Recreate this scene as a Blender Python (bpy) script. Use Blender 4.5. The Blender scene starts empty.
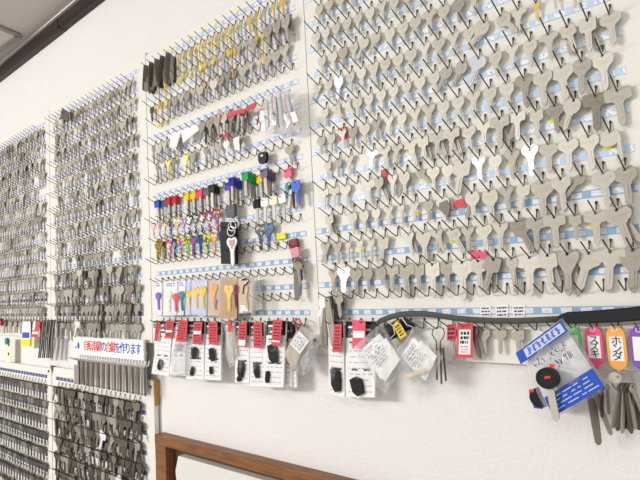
import bpy, bmesh, math, random
from mathutils import Vector, Matrix
rnd = random.Random(7)
S = bpy.context.scene
COL = S.collection
R_ = math.radians
# ------------------------------------------------------------------ camera solved from the hook grid
FOC = 542.5759
YAW, PIT, ROL = 0.7168936638665273, 0.08322542183253649, -0.05186836362650742
GX0, GZ0, GP, GDZ = -0.21217768534379117, -0.014957968242082956, 0.03314061786889611, 0.06572417274721441
DIST = 0.025 / GP
MMZ = GDZ * DIST / 50.0
CAM_Z = 1.45
CAM = Vector((-GX0 * DIST, -DIST, CAM_Z))
d_ = Vector((-math.sin(YAW) * math.cos(PIT), math.cos(YAW) * math.cos(PIT), math.sin(PIT)))
r0 = Vector((math.cos(YAW), math.sin(YAW), 0)); u0 = r0.cross(d_)
cr, sr = math.cos(ROL), math.sin(ROL)
r_ = r0 * cr + u0 * sr; u_ = u0 * cr - r0 * sr

def W(u, v, out=0.0):
    """board coordinates in mm (u right, v up, out towards the room) -> metres"""
    return Vector((u * .001, -out * .001, CAM_Z + GZ0 * DIST + v * MMZ))

def PX(px, py, out=0.0):
    """where the sight line of a photo pixel meets the plane that stands OUT mm off the boards"""
    ray = r_ * ((px - 320) / FOC) - u_ * ((py - 240) / FOC) + d_
    t = (-out * .001 - CAM.y) / ray.y
    return CAM + ray * t

cd = bpy.data.cameras.new('camera'); cam = bpy.data.objects.new('camera', cd); COL.objects.link(cam)
cam.matrix_world = Matrix(((r_.x, u_.x, -d_.x, CAM.x), (r_.y, u_.y, -d_.y, CAM.y), (r_.z, u_.z, -d_.z, CAM.z), (0, 0, 0, 1)))
cd.sensor_width = 36; cd.lens = 36 * FOC / 640; cd.clip_start = .01
S.camera = cam

# ------------------------------------------------------------------ materials
def mat(name, col, rough=.5, metal=0.0, spec=.22):
    m = bpy.data.materials.new(name); m.use_nodes = True
    b = m.node_tree.nodes['Principled BSDF']
    b.inputs['Base Color'].default_value = (*col, 1); b.inputs['Roughness'].default_value = rough
    b.inputs['Metallic'].default_value = metal; b.inputs['Specular IOR Level'].default_value = spec
    return m

def N(m, t, **kw):
    n = m.node_tree.nodes.new(t)
    for k, v in kw.items():
        if k in n.inputs: n.inputs[k].default_value = v
        else: setattr(n, k, v)
    return n

def L(m, a, b): m.node_tree.links.new(a, b)

def metal(name, c1, c2, rough, met, scale=900):
    """worn metal: tint differs from key to key, with fine scratches"""
    m = mat(name, c1, rough, met); b = m.node_tree.nodes['Principled BSDF']
    oi = N(m, 'ShaderNodeObjectInfo'); mx = N(m, 'ShaderNodeMix', data_type='RGBA')
    mx.inputs[6].default_value = (*c1, 1); mx.inputs[7].default_value = (*c2, 1)
    tc = N(m, 'ShaderNodeTexCoord'); ns = N(m, 'ShaderNodeTexNoise', Scale=scale * .2, Detail=3.0)
    L(m, tc.outputs['Object'], ns.inputs['Vector'])
    ad = N(m, 'ShaderNodeMath', operation='MULTIPLY_ADD'); ad.inputs[1].default_value = .5
    L(m, ns.outputs['Fac'], ad.inputs[0]); 
    sc = N(m, 'ShaderNodeMath', operation='MULTIPLY_ADD'); sc.inputs[1].default_value = .8; sc.inputs[2].default_value = -.15
    L(m, oi.outputs['Random'], sc.inputs[0]); L(m, sc.outputs[0], ad.inputs[2])
    L(m, ad.outputs[0], mx.inputs[0]); L(m, mx.outputs[2], b.inputs['Base Color'])
    bp = N(m, 'ShaderNodeBump', Strength=.12, Distance=.0004); n2 = N(m, 'ShaderNodeTexNoise', Scale=scale, Detail=2.0)
    L(m, tc.outputs['Object'], n2.inputs['Vector']); L(m, n2.outputs['Fac'], bp.inputs['Height']); L(m, bp.outputs[0], b.inputs['Normal'])
    return m

def rough_paint(name, col, col2, rough, scale, strength, dist):
    m = mat(name, col, rough); b = m.node_tree.nodes['Principled BSDF']
    tc = N(m, 'ShaderNodeTexCoord'); ns = N(m, 'ShaderNodeTexNoise', Scale=scale, Detail=5.0)
    L(m, tc.outputs['Object'], ns.inputs['Vector'])
    bp = N(m, 'ShaderNodeBump', Strength=strength, Distance=dist); L(m, ns.outputs['Fac'], bp.inputs['Height']); L(m, bp.outputs[0], b.inputs['Normal'])
    n2 = N(m, 'ShaderNodeTexNoise', Scale=scale * .03, Detail=3.0); L(m, tc.outputs['Object'], n2.inputs['Vector'])
    mx = N(m, 'ShaderNodeMix', data_type='RGBA'); mx.inputs[6].default_value = (*col, 1); mx.inputs[7].default_value = (*col2, 1)
    L(m, n2.outputs['Fac'], mx.inputs[0]); L(m, mx.outputs[2], b.inputs['Base Color'])
    return m

def clear(name, fac, col=(.74, .74, .77), rough=.18):
    m = bpy.data.materials.new(name); m.use_nodes = True; nt = m.node_tree; nt.nodes.clear()
    o = N(m, 'ShaderNodeOutputMaterial'); mx = N(m, 'ShaderNodeMixShader'); tr = N(m, 'ShaderNodeBsdfTransparent'); p = N(m, 'ShaderNodeBsdfPrincipled')
    p.inputs['Base Color'].default_value = (*col, 1); p.inputs['Roughness'].default_value = rough; p.inputs['Specular IOR Level'].default_value = .8
    lw = N(m, 'ShaderNodeLayerWeight', Blend=.35); ma = N(m, 'ShaderNodeMath', operation='MULTIPLY_ADD'); ma.inputs[1].default_value = .45; ma.inputs[2].default_value = fac
    L(m, lw.outputs['Facing'], ma.inputs[0]); L(m, ma.outputs[0], mx.inputs[0]); L(m, tr.outputs[0], mx.inputs[1]); L(m, p.outputs[0], mx.inputs[2]); L(m, mx.outputs[0], o.inputs[0])
    return m

def pattern(name, c1, c2, scale, c3=None):
    """printed plastic: blotches of two or three inks"""
    m = mat(name, c1, .35); b = m.node_tree.nodes['Principled BSDF']
    tc = N(m, 'ShaderNodeTexCoord'); v = N(m, 'ShaderNodeTexVoronoi', Scale=scale); L(m, tc.outputs['Object'], v.inputs['Vector'])
    r = N(m, 'ShaderNodeValToRGB'); r.color_ramp.interpolation = 'CONSTANT'
    sp = N(m, 'ShaderNodeSeparateColor'); L(m, v.outputs['Color'], sp.inputs[0]); L(m, sp.outputs[0], r.inputs[0])
    e = r.color_ramp.elements; e[0].color = (*c1, 1); e[1].position = .5; e[1].color = (*c2, 1)
    if c3: x = e.new(.76); x.color = (*c3, 1)
    L(m, r.outputs[0], b.inputs['Base Color']); return m

def strip_mat(name, blue, cell, cover, ink):
    """label strip: one paper cell per hook with tiny lines of print, blue between the cells"""
    m = mat(name, blue, .45); b = m.node_tree.nodes['Principled BSDF']
    tc = N(m, 'ShaderNodeTexCoord'); sx = N(m, 'ShaderNodeSeparateXYZ'); L(m, tc.outputs['Object'], sx.inputs[0])
    fx = N(m, 'ShaderNodeMath', operation='MULTIPLY'); fx.inputs[1].default_value = 40.0; L(m, sx.outputs[0], fx.inputs[0])
    fr = N(m, 'ShaderNodeMath', operation='FRACT'); L(m, fx.outputs[0], fr.inputs[0])
    lt = N(m, 'ShaderNodeMath', operation='LESS_THAN'); lt.inputs[1].default_value = cover; L(m, fr.outputs[0], lt.inputs[0])
    az = N(m, 'ShaderNodeMath', operation='ABSOLUTE'); L(m, sx.outputs[2], az.inputs[0])
    lz = N(m, 'ShaderNodeMath', operation='LESS_THAN'); lz.inputs[1].default_value = .0036; L(m, az.outputs[0], lz.inputs[0])
    an = N(m, 'ShaderNodeMath', operation='MULTIPLY'); L(m, lt.outputs[0], an.inputs[0]); L(m, lz.outputs[0], an.inputs[1])
    mx = N(m, 'ShaderNodeMix', data_type='RGBA'); mx.inputs[6].default_value = (*blue, 1); mx.inputs[7].default_value = (*cell, 1)
    L(m, an.outputs[0], mx.inputs[0])
    ns = N(m, 'ShaderNodeTexNoise', Scale=330.0, Detail=1.0); L(m, tc.outputs['Object'], ns.inputs['Vector'])
    gt = N(m, 'ShaderNodeMath', operation='GREATER_THAN'); gt.inputs[1].default_value = .58; L(m, ns.outputs['Fac'], gt.inputs[0])
    a2 = N(m, 'ShaderNodeMath', operation='MULTIPLY'); L(m, gt.outputs[0], a2.inputs[0]); L(m, an.outputs[0], a2.inputs[1])
    m2 = N(m, 'ShaderNodeMix', data_type='RGBA'); m2.inputs[7].default_value = (*ink, 1); L(m, a2.outputs[0], m2.inputs[0]); L(m, mx.outputs[2], m2.inputs[6])
    L(m, m2.outputs[2], b.inputs['Base Color']); return m

M = dict(
    wall=rough_paint('wall_paint', (.755, .735, .728), (.785, .765, .757), .85, 170, .7, .0022),
    ceil=rough_paint('ceiling_board', (.60, .565, .53), (.63, .60, .56), .9, 90, .2, .001),
    floor=rough_paint('floor_vinyl', (.40, .37, .33), (.45, .42, .38), .5, 40, .1, .001),
    board=rough_paint('board_enamel', (.76, .752, .708), (.79, .782, .738), .5, 60, .03, .0003),
    duct=mat('brown_plastic', (.028, .016, .015), .4),
    line=mat('white_caulk', (.78, .76, .74), .7),
    nickel=metal('nickel', (.47, .446, .388), (.58, .555, .495), .56, .34),
    bright=metal('bright_silver', (.80, .80, .80), (.88, .88, .88), .4, .25),
    steel=metal('dull_steel', (.23, .208, .172), (.32, .295, .252), .45, .5),
    grey=metal('worn_grey_nickel', (.325, .302, .258), (.42, .393, .342), .56, .36),
    dark=metal('dark_steel', (.085, .074, .06), (.15, .135, .112), .45, .5),
    brass=metal('brass', (.52, .39, .10), (.62, .49, .17), .4, .6),
    silverblue=metal('bluish_silver', (.55, .57, .64), (.62, .64, .70), .4, .4),
    wire=mat('hook_wire', (.08, .073, .064), .35, .7),
    screw=mat('screw_steel', (.12, .11, .10), .4, .8),
    black=mat('black_plastic', (.012, .012, .014), .5), charcoal=mat('charcoal_rubber', (.016, .017, .019), .6),
    strapgrey=mat('grey_strap', (.075, .075, .066), .6),
    white=mat('white_paper', (.86, .86, .86), .55), cream=mat('cream_plastic', (.86, .80, .58), .4), tan=mat('tan_card', (.62, .47, .27), .6),
    red=mat('red_tag_card', (.62, .075, .095), .5), pinkred=mat('rose_tag_card', (.75, .10, .17), .5), ink=mat('black_ink', (.02, .02, .02), .6), redink=mat('red_ink', (.72, .05, .04), .5),
    blueink=mat('blue_ink', (.02, .05, .55), .5), bagblue=mat('blue_print', (.03, .09, .48), .4), paleprint=mat('pale_print', (.55, .62, .86), .5), greyink=mat('grey_ink', (.36, .36, .38), .6),
    bag=clear('clear_bag', .10), hazy=clear('hazy_bag', .24), sleeve=clear('clear_sleeve', .03, rough=.08),
    wood=None, gold=mat('golden_wood', (.46, .24, .06), .5),
    yellow=mat('yellow_sticker', (.80, .72, .04), .5),
    p_blue=mat('blue_plastic', (.01, .10, .58), .35), p_navy=mat('navy_plastic', (.03, .035, .34), .35), p_red=mat('red_plastic', (.50, .03, .04), .35), p_yel=mat('yellow_plastic', (.85, .58, .03), .35),
    p_pink=mat('pink_plastic', (.85, .07, .20), .35), p_green=mat('green_plastic', (.02, .36, .11), .35), p_purp=mat('purple_plastic', (.10, .07, .16), .35), p_grey=mat('slate_plastic', (.10, .11, .14), .35),
    p_white=mat('white_plastic', (.88, .88, .86), .35), p_teal=mat('teal_plastic', (.03, .25, .28), .35), p_maroon=mat('maroon_plastic', (.20, .02, .05), .4), p_rose=mat('dusty_rose_plastic', (.62, .30, .34), .4),
    p_violet=mat('violet_plastic', (.20, .09, .55), .35), p_orange=mat('orange_plastic', (.85, .36, .06), .35), t_green=mat('clear_green_plastic', (.22, .62, .22), .3), t_pink=mat('clear_pink_plastic', (.82, .10, .25), .3), t_orange=mat('clear_orange_plastic', (.86, .42, .10), .3), t_purple=mat('clear_purple_plastic', (.22, .10, .50), .3),
    strip_l=strip_mat('strip_pale_blue', (.50, .66, .84), (.84, .87, .90), .62, (.42, .50, .78)),
    strip_d=strip_mat('strip_blue', (.27, .42, .62), (.74, .78, .84), .55, (.62, .62, .72)),
    strip_v=strip_mat('strip_violet', (.46, .53, .76), (.80, .83, .90), .62, (.50, .55, .78)),
    strip_n=strip_mat('strip_navy', (.06, .08, .19), (.34, .37, .46), .42, (.10, .12, .25)),
)
def wood_mat():
    m = mat('stained_wood', (.20, .075, .025), .4); b = m.node_tree.nodes['Principled BSDF']
    tc = N(m, 'ShaderNodeTexCoord'); mp = N(m, 'ShaderNodeMapping'); mp.inputs['Scale'].default_value = (6, 60, 60)
    ns = N(m, 'ShaderNodeTexNoise', Scale=3.0, Detail=6.0); L(m, tc.outputs['Object'], mp.inputs[0]); L(m, mp.outputs[0], ns.inputs['Vector'])
    r = N(m, 'ShaderNodeValToRGB'); r.color_ramp.elements[0].position = .3; r.color_ramp.elements[0].color = (.155, .066, .025, 1); r.color_ramp.elements[1].position = .7; r.color_ramp.elements[1].color = (.27, .120, .048, 1)
    L(m, ns.outputs['Fac'], r.inputs[0]); L(m, r.outputs[0], b.inputs['Base Color']); return m
M['wood'] = wood_mat()

# ------------------------------------------------------------------ mesh builders
class MB:
    def __init__(s): s.v = []; s.f = []
    def add(s, v, f):
        n = len(s.v); s.v += [Vector(p) for p in v]; s.f += [tuple(i + n for i in q) for q in f]; return s
    def prism(s, pts, y0, y1):
        """outline of (x, z) points, in order, between depths y0 and y1 (any two)"""
        n = len(pts)
        a = sum(pts[i][0] * pts[(i + 1) % n][1] - pts[(i + 1) % n][0] * pts[i][1] for i in range(n))
        if a < 0: pts = pts[::-1]
        ya, yb = min(y0, y1), max(y0, y1)
        v = [(x, ya, z) for x, z in pts] + [(x, yb, z) for x, z in pts]
        return s.add(v, [tuple(range(n)), tuple(range(2 * n - 1, n - 1, -1))] + [((i + 1) % n, i, i + n, (i + 1) % n + n) for i in range(n)])
    def box(s, x0, x1, y0, y1, z0, z1): return s.prism([(x0, z0), (x1, z0), (x1, z1), (x0, z1)], y0, y1)
    def tube(s, pts, r, n=6, closed=False, rz=None):
        pts = [Vector(p) for p in pts]; m = len(pts); rings = []
        for i, p in enumerate(pts):
            a = pts[(i - 1) % m] if (closed or i > 0) else p; b = pts[(i + 1) % m] if (closed or i < m - 1) else p
            t = (b - a).normalized(); e = Vector((1, 0, 0)) if abs(t.x) < .8 else Vector((0, 0, 1))
            x = t.cross(e).normalized(); y = t.cross(x)
            rr = r[i] if isinstance(r, (list, tuple)) else r
            rings.append([p + (x * math.cos(2 * math.pi * k / n) + y * math.sin(2 * math.pi * k / n)) * rr for k in range(n)])
        v = [q for rg in rings for q in rg]; f = []
        for i in range(m if closed else m - 1):
            j = (i + 1) % m
            for k in range(n): f.append((i * n + k, i * n + (k + 1) % n, j * n + (k + 1) % n, j * n + k))
        if not closed: f += [tuple(range(n - 1, -1, -1)), tuple(range((m - 1) * n, m * n))]
        return s.add(v, f)
    def slab(s, quad, th):
        """quad of world points, thickened by th towards the room"""
        off = Vector((0, -th, 0)); n = len(quad)
        v = list(quad) + [q + off for q in quad]
        return s.add(v, [tuple(range(n)), tuple(range(2 * n - 1, n - 1, -1))] + [((i + 1) % n, i, i + n, (i + 1) % n + n) for i in range(n)])
    def pillow(s, quad, th, nx=12, nz=16, amp=.3, seed=1, flare=.15):
        """a crumpled bag between four world corners TL TR BR BL"""
        g = random.Random(seed); ph = [(g.uniform(3, 13), g.uniform(3, 13), g.uniform(0, 6.3)) for _ in range(7)]
        TL, TR, BR, BL = [Vector(q) for q in quad]; V = []; F = []
        for side in (-1, 1):
            for j in range(nz + 1):
                for i in range(nx + 1):
                    a, b = i / nx, j / nz
                    p = TL * (1 - a) * (1 - b) + TR * a * (1 - b) + BR * a * b + BL * (1 - a) * b
                    edge = (4 * a * (1 - a)) ** .5 * (4 * b * (1 - b)) ** .5 if side else 0
                    w = sum(math.sin(fa * a + fb * b + f + side) for fa, fb, f in ph) / 7
                    y = side * th * .5 * edge * (1 + w * 1.2) + th * amp * w
                    V.append(p + Vector((0, y, 0)))
        n1 = (nx + 1) * (nz + 1)
        for side in (0, 1):
            for j in range(nz):
                for i in range(nx):
                    q = [side * n1 + j * (nx + 1) + i, side * n1 + j * (nx + 1) + i + 1, side * n1 + (j + 1) * (nx + 1) + i + 1, side * n1 + (j + 1) * (nx + 1) + i]
                    F.append(tuple(q if side else q[::-1]))
        return s.add(V, F)
    def mesh(s, name, org=Vector((0, 0, 0))):
        me = bpy.data.meshes.new(name); me.from_pydata([tuple(p - org) for p in s.v], [], s.f); me.update(); return me

def link(name, data, m=None, parent=None, loc=None):
    o = bpy.data.objects.new(name, data); COL.objects.link(o)
    if parent: o.parent = parent
    if loc is not None: o.location = loc
    if m is not None:
        if not data.materials: data.materials.append(m)
        elif data.materials[0] is not m:
            o.material_slots[0].link = 'OBJECT'; o.material_slots[0].material = m
    return o

def tag(o, label, cat, group=None):
    o['label'] = label; o['category'] = cat
    if group: o['group'] = group
    return o

class T:
    """a thing: an Empty with its parts as children"""
    def __init__(s, name, label, cat, loc, group=None):
        s.e = bpy.data.objects.new(name, None); COL.objects.link(s.e); s.e.location = loc; s.e.empty_display_size = .01
        s.loc = Vector(loc); tag(s.e, label, cat, group)
    def part(s, name, mb, m, parent=None, smooth=False, label=None):
        o = link(name, mb.mesh(name, s.loc), m, parent or s.e)
        if smooth: o.data.shade_smooth()
        if label: o['label'] = label
        return o

def struct(name, mb, m):
    o = link(name, mb.mesh(name), m); o['kind'] = 'structure'; return o

def lettering(text, size, m, name='lettering'):
    c = bpy.data.curves.new('lettering', 'FONT'); c.body = text; c.size = size; c.extrude = .0003; c.align_x = 'CENTER'; c.align_y = 'CENTER'; c.resolution_u = 3; c.offset = size * .004
    o = bpy.data.objects.new('lettering', c); COL.objects.link(o)
    me = bpy.data.meshes.new_from_object(o.evaluated_get(bpy.context.evaluated_depsgraph_get())); bpy.data.objects.remove(o)
    me.materials.clear(); me.materials.append(m); return me

ORD = 'first second third fourth fifth sixth seventh eighth ninth tenth eleventh twelfth thirteenth fourteenth fifteenth sixteenth seventeenth eighteenth nineteenth twentieth twenty-first twenty-second twenty-third twenty-fourth twenty-fifth'.split()

# ------------------------------------------------------------------ the room
WALL_Y = .016
ZC = W(0, 945).z
b = MB().box(-4.5, 2.2, WALL_Y, WALL_Y + .12, 0, ZC + .1); struct('wall_back', b, M['wall'])
b = MB().box(-4.5, 2.2, -3.6, WALL_Y, ZC, ZC + .08); struct('ceiling', b, M['ceil'])
b = MB().box(-4.5, 2.2, -3.6, WALL_Y + .12, -.08, 0); struct('floor', b, M['floor'])
b = MB().box(-4.62, -4.5, -3.6, WALL_Y, 0, ZC); struct('wall_left', b, M['wall'])
# brown cable duct along the top of the wall, in two lengths with a joint
def duct(x0, x1, grow, name):
    z0, z1 = W(0, 894).z, W(0, 938).z; g = grow
    prof = [(WALL_Y, z0 - g), (-.004 - g, z0 - g), (-.012 - g, z0 + .006), (-.014 - g, z0 + .030), (-.008 - g, z0 + .034), (-.006 - g, z1 - .004), (-.002, z1 + g), (WALL_Y, z1 + g)]
    b = MB(); n = len(prof)
    b.add([(x0, y, z) for y, z in prof] + [(x1, y, z) for y, z in prof], [tuple(range(n)), tuple(range(2 * n - 1, n - 1, -1))] + [((i + 1) % n, i, i + n, (i + 1) % n + n) for i in range(n)])
    return struct(name, b, M['duct'])
xj = PX(62, 31).x
duct(-4.5, xj - .001, .0012, 'trim_1'); duct(xj + .001, 1.2, 0, 'trim_2')
struct('trim_3', MB().box(-4.5, 2.2, -.010, WALL_Y, W(0, 940).z, ZC), M["line"])
# ceiling access panel, upper left
def on_ceiling(px, py):
    ray = r_ * ((px - 320) / FOC) - u_ * ((py - 240) / FOC) + d_
    return CAM + ray * ((ZC - CAM.z) / ray.z)
c0, c1, c2 = on_ceiling(19, 34), on_ceiling(0, 26), on_ceiling(0, 48)
b = MB(); e1 = (c1 - c0).normalized(); e2 = (c2 - c0).normalized()
P = c0; pl = T('ceiling_panel', 'pale square access panel with grey frame set in the ceiling', 'ceiling panel', P)
def bar(a, b_, w, h):
    mb = MB(); t = (b_ - a).normalized(); s = Vector((-t.y, t.x, 0)) * w
    q = [a - s, b_ - s, b_ + s, a + s]; mb.add(q + [p - Vector((0, 0, h)) for p in q], [(0, 1, 2, 3), (7, 6, 5, 4), (0, 4, 5, 1), (1, 5, 6, 2), (2, 6, 7, 3), (3, 7, 4, 0)]); return mb
A_, B_, D_ = c0, c0 + e1 * .60, c0 + e2 * .45; C_ = B_ + (D_ - A_)
q = [A_, B_, C_, D_]; mb = MB(); mb.add(q + [p - Vector((0, 0, .004)) for p in q], [(0, 1, 2, 3), (7, 6, 5, 4), (0, 4, 5, 1), (1, 5, 6, 2), (2, 6, 7, 3), (3, 7, 4, 0)])
pl.part('cover', mb, mat('panel_white', (.62, .59, .55), .7))
mf = mat('panel_frame', (.30, .28, .265), .6)
for a, b_ in ((A_, B_), (B_, C_), (C_, D_), (D_, A_)): pl.part('frame_bar', bar(a, b_, .011, .009), mf)

# wooden frame low on the wall, with a pale inset board
x0, x1 = W(-1058, 0).x, W(90, 0).x; zt = W(0, -334).z; zb = W(0, -356).z
fr = T('wooden_frame', 'brown stained wooden frame around a pale board, low on the wall', 'wooden frame', Vector(((x0 + x1) / 2, WALL_Y, zt - .62)))
fr.part('top_rail', MB().box(x0, x1, -.010, WALL_Y, zb, zt), M['wood'])
pm = M['wood']
fr.part('side_post', MB().box(x0, x0 + .044, -.009, WALL_Y, zt - .62, zb), pm); fr.part('side_post', MB().box(x1 - .044, x1, -.009, WALL_Y, zt - .62, zb), pm)
fr.part('bottom_rail', MB().box(x0 + .044, x1 - .044, -.009, WALL_Y, zt - .62, zt - .58), pm)
xi = x0 + .078
pts = [(xi + .012, zb - .016), (x1 - .05, zb - .014), (x1 - .05, zt - .575), (xi, zt - .575), (xi + .004, zb - .10), (xi - .002, zb - .052)]
fr.part('inset_board', MB().prism(pts, -.004, WALL_Y - .002), mat('inset_grey', (.70, .685, .66), .6), label='pale grey board with a cut corner')
fr.part('back_board', MB().box(x0 + .044, x1 - .044, WALL_Y - .002, WALL_Y, zt - .58, zb), mat('backing_brown', (.085, .045, .025), .7))

# ------------------------------------------------------------------ key boards: panel, hooks, label strips
def hook_mesh():
    mm = .001; p = [(0, .004, 0), (0, -.0014, 0), (0, -.0026, -.004), (0, -.0036, -.0095), (0, -.0052, -.0132), (0, -.0082, -.0145), (0, -.0135, -.0130), (0, -.0260, -.0072), (0, -.0385, -.0012)]
    return MB().tube(p, [.0018, .0016] + [.0009] * 7, 6).mesh('hook')
HOOK = hook_mesh(); HOOK.materials.append(M['wire']); HOOK.shade_smooth()
SLOPE = [(-.0052, -.0132), (-.0082, -.0145), (-.0135, -.0130), (-.0260, -.0072), (-.0385, -.0012)]
def wire_at(out):
    y = -out * .001
    for (ya, za), (yb, zb_) in zip(SLOPE, SLOPE[1:]):
        if yb <= y <= ya: return za + (zb_ - za) * (y - ya) / (yb - ya)
    return SLOPE[-1][1] if y < SLOPE[-1][0] else SLOPE[0][1]

BOARD = {}
def hook_pos(bd, r, k):
    """hook hole on a board: row r counts up from the lowest, k from -19 (left) to 0 (right)"""
    B = BOARD[bd]
    return B['u0'] + B['p'] * (k + B['stag'][r % 2]), B['z0'] + B['dz'] * r

def key_board(bd, name_label, uL, uR, vB, vT, u0, p, stag, z0, dz, rows, strips, th=.012, kmin=-19, skip=(), smat='strip_l'):
    BOARD[bd] = dict(u0=u0, p=p, stag=stag, z0=z0, dz=dz)
    base = W((uL + uR) / 2, vB); base.y = WALL_Y
    t = T('key_board', name_label, 'key board', base)
    a, c = W(uL, vB), W(uR, vT)
    t.part('panel', MB().box(a.x, c.x, 0, th, a.z, c.z), M['board'])
    t.part('back_batten', MB().box(a.x + .03, c.x - .03, th, WALL_Y - .0005, a.z + .03, a.z + .06), M['board'])
    hk = []
    for r in range(rows):
        for k in range(kmin, 1):
            if (r, k) in skip: continue
            u, v = hook_pos(bd, r, k); hk.append((u, v))
    hk.sort(key=lambda q: -q[0] - .2 * abs(q[1] - 200))
    for u, v in hk[:100]:
        o = link('hook', HOOK, None, t.e, W(u, v) - t.loc)
    rest = MB(); hv = [vv.co.copy() for vv in HOOK.vertices]; hf = [tuple(q.vertices) for q in HOOK.polygons]
    for u, v in hk[100:]:
        o = W(u, v); rest.add([q + o for q in hv], hf)
    if rest.v:
        o = t.part('hook', rest, M['wire'], smooth=True); o['kind'] = 'stuff'
    for r, (m, sl, sr_) in strips.items():
        v = z0 + dz * r + 11.5; pc = W(sl, v); me = MB().box(0, (sr_ - sl) * .001, -.0009, 0, -.005, .005).mesh('label_strip')
        link('label_strip', me, M[m], t.e, pc - t.loc)
    return t

sd = {r: ('strip_d' if r < 4 else 'strip_l', -505 if r else -455, 23) for r in range(14)}
D = key_board('D', 'large right-hand white key board, most of its hooks holding nickel keys', -507, 66, -113, 705, 0, 25, (.5, 0), -50, 50, 15, sd)
sc_ = {r: ('strip_d' if r < 4 else 'strip_v', -1046, -531) for r in range(14)}
C = key_board('C', 'white key board in the middle, with coloured keys and packets on it', -1071, -509, -113, 640, -556, 25, (.55, 0), -50, 50, 14, sc_, skip=[(1, k) for k in range(-19, -4)])
sb = {r: ('strip_n' if r < 1 else ('strip_d' if r < 4 else 'strip_v'), -1640, -1110) for r in range(14)}
B = key_board('B', 'white key board left of the middle one, crowded with dull grey keys', -1668, -1074, -113, 650, -1132, 25.2, (.35, 0), -50, 50, 14, sb)
sa = {r: ('strip_n' if r < 2 else 'strip_v', -2330, -1700) for r in range(14)}
A = key_board('A', 'key board at the far left edge, above the dark striped straps', -2360, -1671, -113, 650, -1714, 25.2, (.35, 0), -50, 50, 14, sa, kmin=-22)
se = {r: ('strip_n', -2330, -1706) for r in range(8)}
Eb = key_board('E', 'lower left key board with even rows of small grey keys', -2360, -1672, -720, -213, -1716, 25.2, (.35, 0), -602, 50, 8, se, kmin=-22)
sf = {r: ('strip_n', -1639, -1110) for r in range(8)}
Fb = key_board('F', 'lower key board beside the wooden frame, heaped with large dark keys', -1667, -1073, -720, -207, -1134, 25.2, (.35, 0), -602, 50, 8, sf)
for t, us in ((D, (-488,)), (C, (-1079 + 20, -522)), (Fb, (-1085,)), (Eb, (-1690,))):
    for u in us:
        v = -90 if t in (D, C) else -222
        p = W(u, v); t.part('screw', MB().tube([p, p - Vector((0, .0028, 0))], .0036, 10), M['screw'])
Fb.part('wooden_edge', MB().box(W(-1073, 0).x, W(-1073, 0).x + .0035, .000, .012, W(0, -268).z, W(0, -209).z), M['gold'], label='golden brown strip at the upper right corner')
Fb.part('wooden_edge', MB().box(W(-1090, 0).x, W(-1069.5, 0).x, .000, .012, W(0, -207).z, W(0, -203).z), M['gold'], label='golden brown strip on the top corner')
Fb.part('corner_chip', MB().prism([(W(-1667, 0).x - .012, W(0, -203).z), (W(-1667, 0).x + .016, W(0, -203).z), (W(-1667, 0).x + .002, W(0, -228).z)], -.0012, .004), mat('chip_brown', (.16, .08, .03), .7))
# yellow stickers on the strips
for t, bd, lst in ((D, 'D', [(2, -10), (3, -12), (4, -6), (5, -3), (4, -1), (2, -17), (3, -4), (2, -2)]), (C, 'C', [(13, k) for k in (-17, -16, -13, -11, -9, -6, -2)] + [(12, k) for k in (-12, -10, -8, -5)] + [(11, k) for k in (-17, -15, -13, -12)]), (Fb, 'F', [(7, -6), (6, -13), (5, -1), (4, -1), (7, -16)])):
    for r, k in lst:
        u, v = hook_pos(bd, r, k); p = W(u + 9, v + 18)
        t.part('yellow_sticker', MB().box(p.x - .0065, p.x + .0065, -.0012, 0, p.z - .003, p.z + .003), M['yellow'])

# ------------------------------------------------------------------ key shapes (mm, hole at the origin, blade down)
def arc(cx, cz, r, a0, a1, n, rz=None):
    rz = rz or r; return [(cx + r * math.cos(R_(a0 + (a1 - a0) * i / n)), cz + rz * math.sin(R_(a0 + (a1 - a0) * i / n))) for i in range(n + 1)]
def blade(w, z0, z1): return [(w, z0), (w, z1 + 5), (w * .25, z1)]
HALF = {
    'R': [(1.5, 3.6)] + arc(0, -7, 11.2, 76, -64, 10) + [(5.0, -18.4)] + blade(3.4, -19.2, -40),
    'C': [(0, 2.2), (2.5, 4.6), (6, 5.4), (10, 3.4), (11.6, -.5), (10.6, -4.8), (7, -8.8), (5.0, -12), (4.8, -14.5)] + blade(3.5, -16, -38),
    'H': [(3, 4.2), (6.5, 3.8), (11.8, -.5), (12.8, -4), (11.7, -10), (6.5, -14), (5.0, -17)] + blade(3.7, -18.5, -43),
    'T': [(3, 4.2), (12.5, 3.8), (14.6, 2), (14.8, -8.5), (13.2, -11), (6.2, -12), (5.0, -15)] + blade(4.0, -16, -43),
    'O': [(2, 4.0)] + arc(0, -5.6, 14, 80, -60, 10, 9.6) + [(5.6, -16)] + blade(3.9, -17.5, -42),
    'S': [(3, 3.6), (8.6, 3.2), (10.4, 1.2), (10.4, -12), (8.8, -14.2), (5.0, -15.2)] + blade(3.7, -17, -41),
    'A': [(2.4, 3.8), (6, 4.4), (12.5, 1.4), (14.6, -2.6), (13.4, -6.4), (8, -8), (5.4, -11), (5.0, -14)] + blade(3.7, -16, -39),
    'D': [(3, 4.2), (10.2, 3.8), (13.2, .5), (12.4, -5), (8, -13), (5.2, -18), (4.4, -20)] + blade(3.7, -21, -45),
    'N': [(1.5, 3.4)] + arc(0, -4, 7.4, 72, -54, 7) + [(3.4, -11.5)] + blade(2.7, -13, -40),
    'L': [(1.5, 3.4)] + arc(0, -3.4, 6.2, 75, -66, 8) + [(1.9, -10), (1.9, -52), (6, -53), (6, -61), (1.9, -62), (1.6, -66)],
    'B': [(3.2, 4), (5.6, 2.5), (6, -6), (5.4, -40), (4.4, -62), (2, -66)],
    'E': [(1.5, 3)] + arc(0, -3, 5, 70, -56, 6) + [(2.7, -8), (2.6, -50), (.8, -53)],
}
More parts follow.
